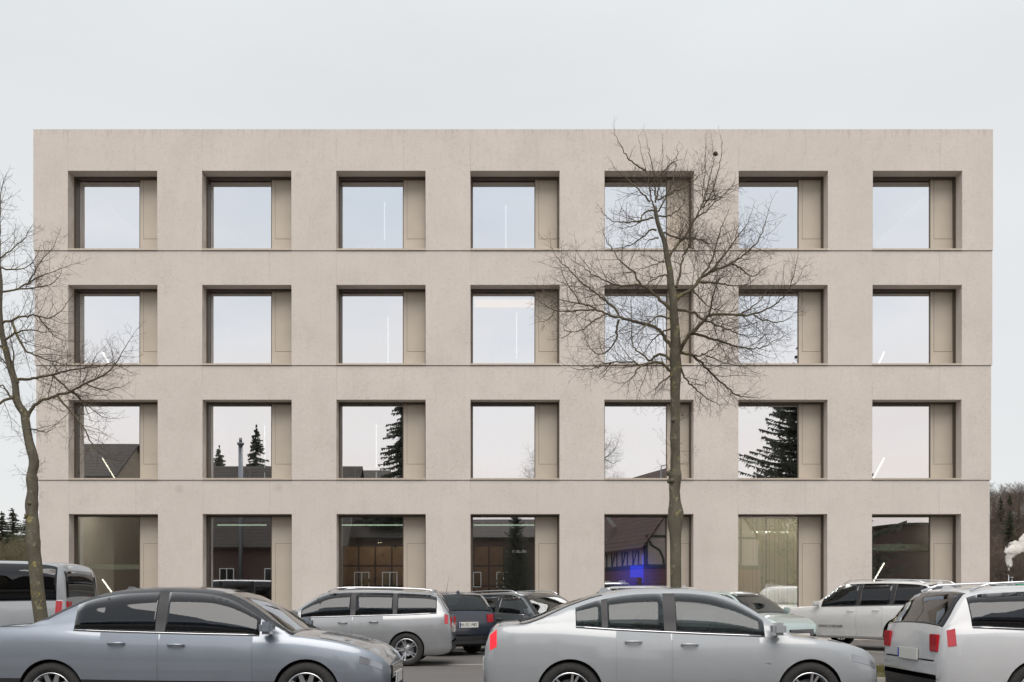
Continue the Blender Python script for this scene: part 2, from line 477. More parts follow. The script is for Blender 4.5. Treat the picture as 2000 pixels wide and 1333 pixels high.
# ------------------------------------------------------------------ ground
rng = random.Random(5)
g = MB(); g.box(-900, 900, -600, 1500, -1.0, -.02); setp(g.build('ground', M['soil']), kind='structure')
g = MB(); g.box(-120, 120, -22.2, -14.5, -.3, 0.0)                       # the street
g.box(-120, -8.1, -14.5, -14.3, -.3, 0.0)
g.box(-120, 120, -11.4, -.42, -.3, 0.0)                                    # parking court
g.box(-2.6, 0.5, -14.3, -11.4, -.3, 0.0)                                   # driveway between the verges
ro = g.build('road', M['asphalt']); setp(ro, kind='structure')
g = MB(); g.box(-120, 120, -27.8, -22.35, -.3, .10); g.box(-120, 120, -60, -27.8, -.3, .06)
setp(g.build('pavement', M['pave']), kind='structure')
k = MB(); k.box(-120, 120, -22.35, -22.2, -.3, .115); setp(k.build('kerb', M['kerb']), kind='structure')
p = MB(); p.box(-17, 17, -.42, -.005, -.3, .10); setp(p.build('facade_pavement', M['pave']), kind='structure')
def verge_poly():
    right = [(60, -14.4), (1.7, -14.4), (1.15, -14.3), (.75, -14.0), (.55, -13.5), (.5, -12.6), (.6, -12.1), (.9, -11.7), (1.4, -11.5), (60, -11.5)]
    left = [(-60, -11.5), (-3.5, -11.5), (-3.0, -11.65), (-2.7, -12.0), (-2.6, -12.6), (-2.65, -13.6), (-2.9, -14.1), (-3.5, -14.4), (-60, -14.4)]
    return right, left
def shrink(poly, d):
    n = len(poly); out = []
    for i in range(n):
        a = Vector(poly[i-1]); b = Vector(poly[i]); c = Vector(poly[(i+1) % n])
        t = ((b - a).normalized() + (c - b).normalized()).normalized()
        out.append(tuple(b + Vector((t.y, -t.x)) * d))
    return out
def flat_prism(mb, poly, z0, z1):
    n = len(poly)
    mb.add([(x, y, z0) for x, y in poly] + [(x, y, z1) for x, y in poly],
           [tuple(range(n)), tuple(range(2*n-1, n-1, -1))] + [(i, i+n, (i+1) % n + n, (i+1) % n) for i in range(n)])
for poly in verge_poly():
    # kerbstones round each verge, one metre apiece
    outer = [Vector(q) for q in poly]
    holder = MB()
    pts = []
    for i in range(len(outer) - 1):
        a, b = outer[i], outer[i+1]; n = max(1, int((b - a).length / 1.0))
        if (b-a).length > 20: 
            far = a if abs(a.x) > abs(b.x) else b; near = b if far is a else a
            st = (far - near).normalized(); seg = [near + st * k_ for k_ in range(0, 22)]
            if near is b: seg = seg[::-1]
            pts.append(seg)
        else: pts.append([a.lerp(b, j / n) for j in range(n + 1)])
    ks = MB(); flat_prism(ks, shrink(poly, .12 if poly[0][0] > 0 else .12), -.3, .085)
    vg = fix_normals(ks.build('verge', M['soil'])); setp(vg, kind='structure')
    for seg in pts:
        for a, b in zip(seg[:-1], seg[1:]):
            if (b - a).length < .05: continue
            t = (b - a).normalized(); nrm = Vector((t.y, -t.x))
            if (Vector((a.x + nrm.x*.1, a.y + nrm.y*.1)) - Vector((sum(q[0] for q in poly)/len(poly), -12.95))).length > (a - Vector((sum(q[0] for q in poly)/len(poly), -12.95))).length: nrm = -nrm
            a2 = a + t * .004; b2_ = b - t * .004; h = .10 + rng.uniform(-.004, .006)
            s = MB(); vs = [(*a2, -.25), (*b2_, -.25), (*(b2_ + nrm*.13), -.25), (*(a2 + nrm*.13), -.25), (*(a2 + nrm*.012), h), (*(b2_ + nrm*.012), h), (*(b2_ + nrm*.13), h), (*(a2 + nrm*.13), h)]
            s.add(vs, [(0,3,2,1),(4,5,6,7),(0,1,5,4),(1,2,6,5),(2,3,7,6),(3,0,4,7)])
            ko = fix_normals(s.build('kerbstone', M['kerb'], vg))
# grass blades
def grass():
    vs = []; fs = []; rr = np.random.RandomState(3)
    def field(n, x0, x1, y0, y1):
        for _ in range(n):
            x = rr.uniform(x0, x1); y = rr.uniform(y0, y1)
            d = noise.noise(Vector((x*1.4, y*1.4, 0)))
            if d < -.25 and rr.rand() < .7: continue
            h = .03 + .06*rr.rand()*(1 + d); a = rr.uniform(0, 6.28); w = .004 + .004*rr.rand(); lx, ly = rr.normal(0, .03, 2)
            b = len(vs)
            vs.extend([(x-w*math.cos(a), y-w*math.sin(a), .08), (x+w*math.cos(a), y+w*math.sin(a), .08), (x+lx, y+ly, .085+h)]); fs.append((b, b+1, b+2))
    field(42000, .75, 14, -14.2, -11.7)
    field(26000, -14, -2.9, -14.2, -11.7)
    me = bpy.data.meshes.new('grass'); me.from_pydata(vs, [], fs); me.materials.append(M['grass'])
    o = bpy.data.objects.new('grass', me); COL.objects.link(o)
    setp(o, 'short tufty winter grass on the verges between street and parking court', 'grass', kind='stuff')
grass()
# hatched marking behind the right verge
for i in range(17):
    x = 5.6 + i * .42
    s = MB(); s.add([(x, -11.3, .004), (x + .10, -11.3, .004), (x - .75, -9.7, .004), (x - .85, -9.7, .004)], [(0, 1, 2, 3)])
    s.build('road_marking', M['paint'], ro)
s = MB(); s.box(-8, 30, -9.95, -9.70, -.2, .004); s.build('paved_strip', M['kerb'], ro)
# bay lines in the parking court
for i in range(-5, 6):
    x = i * 2.72 + 1.7
    a = Vector((x, -6.4)); t = Vector((-.6, .8)); n_ = Vector((.8, .6)) * .05
    s = MB(); q = [a - n_, a + n_, a + t*6.2 + n_, a + t*6.2 - n_]
    s.add([(v.x, v.y, .004) for v in q], [(0, 1, 2, 3)]); s.build('bay_line', M['paint'], ro)

# ------------------------------------------------------------------ the office building
B = empty('office_building', (0, 0, 0), 0, 'four storey pale concrete office block with deep square windows, facing the street', 'building')
def zz(y): return EYE + (HORIZON - y) / 65.35
JOINT = [0.0, zz(939), zz(715.5), zz(492)]; TOP = [zz(1004.3), zz(781.3), zz(557.7), zz(335.8)]; ROOF = zz(255)
STEP = [0.0, .022, .045, .067]
XL = [-14.14, -14.21, -14.245, -14.275]; XR = [14.275, 14.31, 14.335, 14.345]
COLX = [-13.245 + 4.0008 * i for i in range(7)]; OW = 2.665; YF, YG = .353, .515; DEPTH = 15.0
SILL0 = zz(1229)
for s_ in range(4):
    z0 = JOINT[s_] + (.018 if s_ else 0); z1 = (JOINT[s_+1] if s_ < 3 else ROOF); y0 = -STEP[s_]; zt_ = TOP[s_]
    b = MB()
    b.box(XL[s_], XR[s_], y0, .62, zt_, z1)
    edges = [XL[s_]] + [v for c in COLX for v in (c, c + OW)] + [XR[s_]]
    for i in range(0, len(edges), 2): b.box(edges[i], edges[i+1], y0, .62, z0, zt_)
    if s_ == 0:
        for c in COLX: b.box(c, c + OW, .02, .62, 0, SILL0)
    b.box(XL[s_], XL[s_] + .45, .62, DEPTH, z0, z1); b.box(XR[s_] - .45, XR[s_], .62, DEPTH, z0, z1)
    b.box(XL[s_] + .45, XR[s_] - .45, DEPTH - .45, DEPTH, z0, z1)
    b.build('concrete_storey', M['concrete'], B)
    if s_:
        j = MB(); j.box(XL[s_] + .03, XR[s_] - .03, .02, DEPTH - .03, JOINT[s_] + .0005, JOINT[s_] + .0175); j.build('shadow_joint', M['gap'], B)
b = MB(); b.box(-13.7, 13.7, .65, DEPTH - .5, ROOF - .6, ROOF - .25); b.build('roof_slab', M['roof'], B)
for s_ in range(1, 4):
    b = MB(); b.box(-13.65, 13.65, .63, 7.5, JOINT[s_] - .40, JOINT[s_] - .02, 0); b.box(-13.65, 13.65, .66, 7.5, JOINT[s_] - .02, JOINT[s_], 1)
    b.build('floor_slab', [M['dark_room'], M['room_floor']], B)
b = MB(); b.box(-13.65, 13.65, .66, 7.5, .3, .38); b.build('floor_slab', M['room_floor'], B)
b = MB(); b.box(-13.65, 13.65, 7.5, 7.7, .3, ROOF - .6); b.build('back_wall', M['dark_room'], B)
for i in (0, 1, 4, 5):
    x = COLX[i] + OW + .66
    b = MB(); b.box(x - .1, x + .1, .63, 7.5, .38, ROOF - .6); b.build('partition', M['dark_room'], B)

frames = {}
def window(ci, s_):
    x = COLX[ci]; zb = (JOINT[s_] + .02) if s_ else SILL0; zt_ = TOP[s_]
    f = MB()
    x1 = x + OW; t_ = .03
    # lining, stepped like the guide channels of the sun blind
    f.box(x, x + t_, YF, YG + .06, zb, zt_ - t_); f.box(x1 - t_, x1, YF, YG + .06, zb, zt_ - t_)
    f.box(x, x1, YF, YG + .06, zt_ - t_, zt_)
    f.box(x + t_, x + t_ + .022, YF + .035, YF + .075, zb, zt_ - t_ - .02); f.box(x1 - t_ - .022, x1 - t_, YF + .035, YF + .075, zb, zt_ - t_ - .02)
    f.box(x + t_, x + t_ + .02, YF + .115, YG - .002, zb, zt_ - t_ - .02)
    f.box(x + t_, x1 - t_, YF + .03, YF + .05, zt_ - t_ - .022, zt_ - t_)
    f.box(x + 1.925, x + 1.95, YG - .03, YG + .06, zb + .05, zt_ - t_)
    f.box(x + t_, x + 1.925, YG + .002, YG + .06, zb, zb + .05)
    w = f.build('window', M['frame'], B)
    g_ = MB()
    gx0, gx1, gz0, gz1 = x + t_ + .001, x + 1.924, zb + .051, zt_ - t_ - .001
    vs = [(gx0, YG, gz0), (gx1, YG, gz0), (gx1, YG, gz1), (gx0, YG, gz1), (gx0, YG+.03, gz0), (gx1, YG+.03, gz0), (gx1, YG+.03, gz1), (gx0, YG+.03, gz1)]
    g_.add(vs, [(0, 1, 2, 3)], 0); g_.add(vs, [(7, 6, 5, 4), (0, 4, 5, 1), (1, 5, 6, 2), (2, 6, 7, 3), (3, 7, 4, 0)], 1)
    g_.build('glass_pane', [M['glass'] if s_ else M['shopglass'], M['clear']], w)
    p_ = MB(); px0, px1 = x + 1.951, x1 - t_ - .001
    pz0, pz1 = zb + .002, zt_ - t_ - .002
    p_.box(px0, px1, YG - .035, YG + .05, pz0, pz1)
    p_.build('vent_panel', M['panel'], w)
    fx0, fx1 = px0 + .10, px1 - .012
    fz0, fz1 = (pz0 + .53, pz1 - .012) if s_ else (pz0 + .012, 3.0)
    q_ = MB(); q_.box(fx0, fx1, YG - .0375, YG - .0352, fz0, fz1); q_.build('panel_gap', M['frame'], w)
    q_ = MB(); q_.box(fx0 + .009, fx1 - .009, YG - .0405, YG - .0365, fz0 + .009, fz1 - .009); q_.build('vent_flap', M['panel'], w)
    si = MB()
    yy = -STEP[s_]
    if s_: si.box(x + .004, x1 - .004, yy - .012, YG - .036, zb - .001, zb + .05)
    else: si.box(x + .004, x1 - .004, -.012, YG - .036, zb - .06, zb + .002)
    si.build('sill', M['sill'], w)
    return w
for s_ in range(4):
    for c in range(7): window(c, s_)

# ------------------------------------------------------------------ inside the rooms
storey_word = ['ground floor', 'first floor', 'second floor', 'top floor']
col_word = ['far left', 'second from left', 'third from left', 'middle', 'fifth from left', 'sixth from left', 'far right']
def at(xp, yp, Y):
    X, Z = px(xp, yp, D + Y); return Vector((X, Y, Z))
def tube_lamp(a, b, lab):
    d = (Vector(b) - Vector(a)); t = MB(); t.tube([a, b], .018, 8); 
    h = MB(); off = Vector((0, .05, 0)); h.tube([Vector(a) + off - d*.01, Vector(b) + off + d*.01], .02, 6)
    o = empty('tube_lamp', a, 0, lab, 'lamp', 'slanting stair lamps behind the end windows')
    for ob, nm in ((t, 'tube'), (h, 'lamp_housing')):
        ob.v = [tuple(Vector(v) - Vector(a)) for v in ob.v]
    t.build('tube', M['lamp'], o); h.build('lamp_housing', M['white'], o)
for lab, p0, p1 in (('lit slanting tube lamp low in the far left first floor window', (200, 895), (226, 938)),
                    ('lit slanting tube lamp low in the far left second floor window', (200, 688), (217, 718)),
                    ('lit slanting tube lamp above the car roof in the far left ground floor window', (200, 1132), (223, 1164)),
                    ('lit slanting tube lamp low in the far right second floor window', (1727, 688), (1714, 716)),
                    ('lit slanting tube lamp low in the far right first floor window', (1727, 895), (1705, 936)),
                    ('long lit slanting tube lamp in the far right ground floor window', (1727, 1100), (1702, 1144))):
    tube_lamp(at(*p0, 1.5), at(*p1, 1.5), lab)
def floor_lamp(xp, y0, y1, lab, Y=2.2):
    a = at(xp, y0, Y); fl = max([JOINT[i] for i in range(4) if JOINT[i] < a.z] + [.38])
    o = empty('floor_lamp', (a.x, Y, fl), 0, lab, 'floor lamp', 'slim lit floor lamps in the office rooms')
    b = MB(); b.box(-.15, .15, -.1, .1, 0, .02); b.build('foot', M['white'], o)
    b = MB(); b.tube([(0, 0, .02), (0, 0, a.z - fl)], .018, 8); b.build('lamp_pole', M['lamp_pole'], o)
    b = MB(); b.box(-.04, .04, -.3, .3, a.z - fl, a.z - fl + .02); b.build('lamp_head', M['white'], o)
for a in ((751, 396, 490, 'slim lit floor lamp in the top floor window third from left'), (988, 402, 490, 'slim lit floor lamp in the middle top floor window'),
          (1250, 405, 490, 'slim lit floor lamp in the top floor window behind the bare tree'),
          (758, 620, 712, 'slim lit floor lamp in the second floor window third from left'), (1009, 613, 712, 'slim lit floor lamp in the middle second floor window'),
          (517, 832, 932, 'slim lit floor lamp in the first floor window second from left'), (735, 830, 932, 'slim lit floor lamp in the first floor window third from left')):
    floor_lamp(*a)
def desk(x0, x1, yp, Y, lab, monitors=()):
    a = at(x0, yp, Y); b = at(x1, yp, Y); fl = max([JOINT[i] for i in range(4) if JOINT[i] < a.z] + [.38])
    o = empty('desk', ((a.x + b.x)/2, Y + .4, fl), 0, lab, 'desk', 'white desks behind the office windows')
    w = (b.x - a.x)/2; h = a.z - fl
    t = MB(); t.cbox(-w, w, -.4, .4, h - .03, h, .004); t.build('desk_top', M['white'], o)
    for sx in (-1, 1):
        for sy in (-1, 1):
            l = MB(); l.box(sx*(w-.05)-.025, sx*(w-.05)+.025, sy*.35-.025, sy*.35+.025, 0, h - .03); l.build('leg', M['white'], o)
    for i, (m0, m1, mh, ml) in enumerate(monitors):
        ma_ = at(m0, yp, Y); mb_ = at(m1, yp, Y)
        m = empty('monitor', ((ma_.x+mb_.x)/2, Y + .35, a.z), 0, ml, 'monitor', 'white backed monitors on the desks')
        q = MB(); q.cbox(-(mb_.x-ma_.x)/2, (mb_.x-ma_.x)/2, -.02, .02, .08, mh, .005); q.build('screen_back', M['white'], m)
        q = MB(); q.box(-.03, .03, -.015, .015, 0, .08); q.box(-.12, .12, -.08, .08, 0, .01); q.build('stand', M['white'], m)
desk(690, 789, 486, 1.3, 'white desk with two monitors in the top floor window third from left', ((729, 749, .40, 'taller white monitor on the top floor desk, third window from left'), (693, 722, .26, 'lower white monitor on the top floor desk, third window from left')))
desk(955, 1047, 487, 1.5, 'white desk with one monitor in the middle top floor window', ((1016, 1040, .26, 'white monitor on the desk in the middle top floor window'),))
desk(1200, 1300, 486, 1.5, 'white desk in the top floor window behind the bare tree')
desk(965, 1047, 700, 1.4, 'white desk in the middle second floor window')
desk(472, 533, 914, 1.3, 'white desk in the first floor window second from left')
desk(690, 788, 914, 1.3, 'white desk in the first floor window third from left')
def pendant(x0, x1, yp, lab, Y=2.6):
    a = at(x0, yp, Y); b = at(x1, yp, Y)
    o = empty('pendant_lamp', a, 0, lab, 'pendant lamp', 'long pendant lamps in the ground floor rooms')
    L_ = b.x - a.x
    t = MB(); t.box(0, L_, -.04, .04, -.02, .02); t.build('light_bar', M['lamp_soft'], o)
    for k_ in (.15, .85):
        t = MB(); t.tube([(L_*k_, 0, .02), (L_*k_, 0, JOINT[1]-.40-a.z)], .006, 6); t.build('suspension_wire', M['white'], o)
pendant(425, 520, 1026, 'long pale pendant lamp high in the ground floor window second from left')
pendant(668, 789, 1026, 'long pale pendant lamp high in the ground floor window with wooden shelves')
pendant(925, 1046, 1026, 'long pale pendant lamp high in the middle ground floor window')
pendant(1445, 1555, 1040, 'long pale pendant lamp behind the curtain of the ground floor window', 3.0)
# wooden shelf wall, third and fourth bay
def shelf(xa, xb, nx, lab, Y=4.0):
    a = at(xa, 1140, Y); b = at(xb, 1140, Y); z0, z1 = .38, zz(1052)
    o = empty('shelf_wall', ((a.x+b.x)/2, Y, .38), 0, lab, 'shelving', 'wooden shelf walls in the ground floor rooms')
    w = (b.x-a.x); n = nx; rows = 4
    for i in range(n):
        for j in range(rows):
            q = MB(); x_ = -w/2 + w*i/n; h = (z1-z0)/rows
            q.box(x_ + .03, x_ + w/n - .03, 0, .02, h*j + .03, h*(j+1) - .03); q.build('wood_panel', M['wood'], o)
    q = MB(); q.box(-w/2, w/2, .021, .06, 0, z1-z0); q.build('backing', M['gap'], o)
shelf(668, 830, 5, 'warm wooden panel shelving behind the third ground floor window')
shelf(925, 985, 2, 'warm wooden panel shelving behind the middle ground floor window')
def spot(xp, yp, lab, Y=3.4):
    a = at(xp, yp, Y); o = empty('ceiling_spot', a, 0, lab, 'spotlight', 'warm ceiling spots in the ground floor rooms')
    q = MB(); q.lathe([(0, -.0), (.05, 0), (.05, .012)], 16); q.build('lamp_glass', M['spot'], o)
    q = MB(); q.lathe([(.055, -.004), (.062, .03), (.03, .12), (0, .12)], 16); q.build('spot_housing', M['black'], o)
spot(739, 1060, 'left one of two small warm spots over the wooden shelving'); spot(744.5, 1060, 'right one of two small warm spots over the wooden shelving')
# room light for the shelf bay, and a lamp added to backlight the curtain
def ceiling_panel(xp, Y, lab, st, w=1.6, s_=0, d=1.2, colr=(1, .96, .86)):
    X = px(xp, 0, D + Y)[0]; z = JOINT[s_+1] - .43
    o = empty('ceiling_light', (X, Y, z), 0, lab, 'ceiling light', 'flat ceiling lights in the rooms')
    q = MB(); q.box(-w/2, w/2, -d/2, d/2, -.02, 0); q.build('diffuser', emit('lit_ceiling_panel', colr, st), o)
    q = MB(); q.box(-w/2-.03, w/2+.03, -d/2-.03, d/2+.03, .001, .029); q.build('light_frame', M['white'], o)
ceiling_panel(1500, 1.9, 'ceiling light added to backlight the curtain of the sixth ground floor window', 50, 1.8, 0, 1.2, (1, .88, .92))
ceiling_panel(745, 2.9, 'flat ceiling light over the wooden shelving on the ground floor', 2.6)
ceiling_panel(960, 3.0, 'flat ceiling light in the middle ground floor room', 1.2)
for i_, cw in enumerate(col_word):  # added room lights that lift the dark reflections in the first floor panes
    ceiling_panel(1000 + (COLX[i_] + 1.0)*61, 2.6, 'unseen ceiling light added to lift the first floor room, ' + cw + ' window', 3.6, 1.4, 1, .9)
ceiling_panel(1003, 3.7, 'warm ceiling light at the top of the middle second floor window', .55, 2.6, 2, .8, (1, .50, .14))
# curtain of vertical slats
cu = empty('vertical_blind', (0, 0, 0), 0, 'pale vertical slat blind drawn across the sixth ground floor window', 'blind')
tm = NT('pale_blind_fabric'); tm.t.nodes.remove(tm.b)
d1 = tm.n('ShaderNodeBsdfDiffuse'); d1.inputs[0].default_value = (.70, .69, .60, 1); d2 = tm.n('ShaderNodeBsdfTranslucent'); d2.inputs[0].default_value = (.74, .73, .60, 1)
mxx = tm.n('ShaderNodeMixShader'); mxx.inputs[0].default_value = .55; tm.l(d1.outputs[0], mxx.inputs[1]); tm.l(d2.outputs[0], mxx.inputs[2]); tm.l(mxx.outputs[0], tm.o.inputs[0])
xx = COLX[5] + .05
q = MB(); q.box(xx, xx + 1.86, .66, .72, TOP[0] - .07, TOP[0] - .03); q.build('blind_rail', M['white'], cu)
while xx < COLX[5] + 1.86:
    w = rng.uniform(.055, .10); a = rng.uniform(-.5, .5)
    q = MB(); c_, s2 = math.cos(a)*w/2, math.sin(a)*w/2; X = xx + w/2
    q.add([(X-c_, .69-s2, .45), (X+c_, .69+s2, .45), (X+c_, .69+s2, TOP[0]-.08), (X-c_, .69-s2, TOP[0]-.08), (X-c_, .692-s2, .45), (X+c_, .692+s2, .45), (X+c_, .692+s2, TOP[0]-.08), (X-c_, .692-s2, TOP[0]-.08)],
          [(0,1,2,3),(7,6,5,4),(0,4,5,1),(3,2,6,7),(0,3,7,4),(1,5,6,2)])
    q.build('slat', tm.m, cu); xx += w * rng.uniform(.88, 1.35)
# blue lit display column
a = at(1242, 1112, 1.6); o = empty('display_column', (a.x, 1.6, .38), 0, 'glowing blue display column in the ground floor window beside the tree trunk', 'display')
q = MB(); q.cbox(-.17, .19, -.05, .05, 1.62, 1.98, .01); q.cbox(-.30, .30, -.03, .03, 1.05, 1.09, .01); q.cbox(.21, .23, -.03, .03, 1.45, 2.35, .005); q.build('blue_screen', M['blue'], o)
q = MB(); q.tube([(.1, 0, 0), (.1, 0, 1.61)], .10, 16); q.build('column', M['steel'], o)
gp = NT('blue_glow_halo'); gd = gp.n('ShaderNodeTexGradient', gradient_type='SPHERICAL'); mpb = gp.n('ShaderNodeMapping'); mpb.inputs['Scale'].default_value = (1.0, 1, .95); mpb.inputs['Location'].default_value = (0, 0, -1.6)  # added halo board: emission fades from its centre to widen the blue glow
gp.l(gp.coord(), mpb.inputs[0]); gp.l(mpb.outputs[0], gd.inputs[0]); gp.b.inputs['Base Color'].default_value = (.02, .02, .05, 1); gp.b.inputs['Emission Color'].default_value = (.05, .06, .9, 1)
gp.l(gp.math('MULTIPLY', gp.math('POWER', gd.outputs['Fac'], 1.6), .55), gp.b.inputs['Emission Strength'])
q = MB(); q.box(-.95, 1.05, .12, .16, .75, 2.75); q.build('glow_board', gp.m, o)
# balustrade slab of the stairs behind both end windows
for xa, xb, ya, yb, lab in ((160, 300, 1103, 1112, 'pale landing edge inside the far left ground floor window'), (1690, 1830, 1063, 1076, 'pale landing edge inside the far right ground floor window')):
    a = at(xa, ya, 1.2); b_ = at(xb, yb, 1.2)
    q = MB(); q.box(0, b_.x - a.x, 0, 1.5, 0, a.z - b_.z); o = q.build('stair_landing', simple('pale_green_white', (.62, .70, .55), .4)); o.location = (a.x, 1.2, b_.z); setp(o, lab, 'stair landing')
    ceiling_panel((xa+xb)/2, 2.2, 'flat ceiling light behind the ' + lab.split('inside the ')[1], 3.0)
ao = at(1026, 1077, .512)
wt_ = text_mesh('window_lettering', 'n zu.de', .15, simple('pale_foil_letters', (.22, .22, .22), .6), B, (ao.x - .18, YG - .004, ao.z), (R(90), 0, 0), .0008)

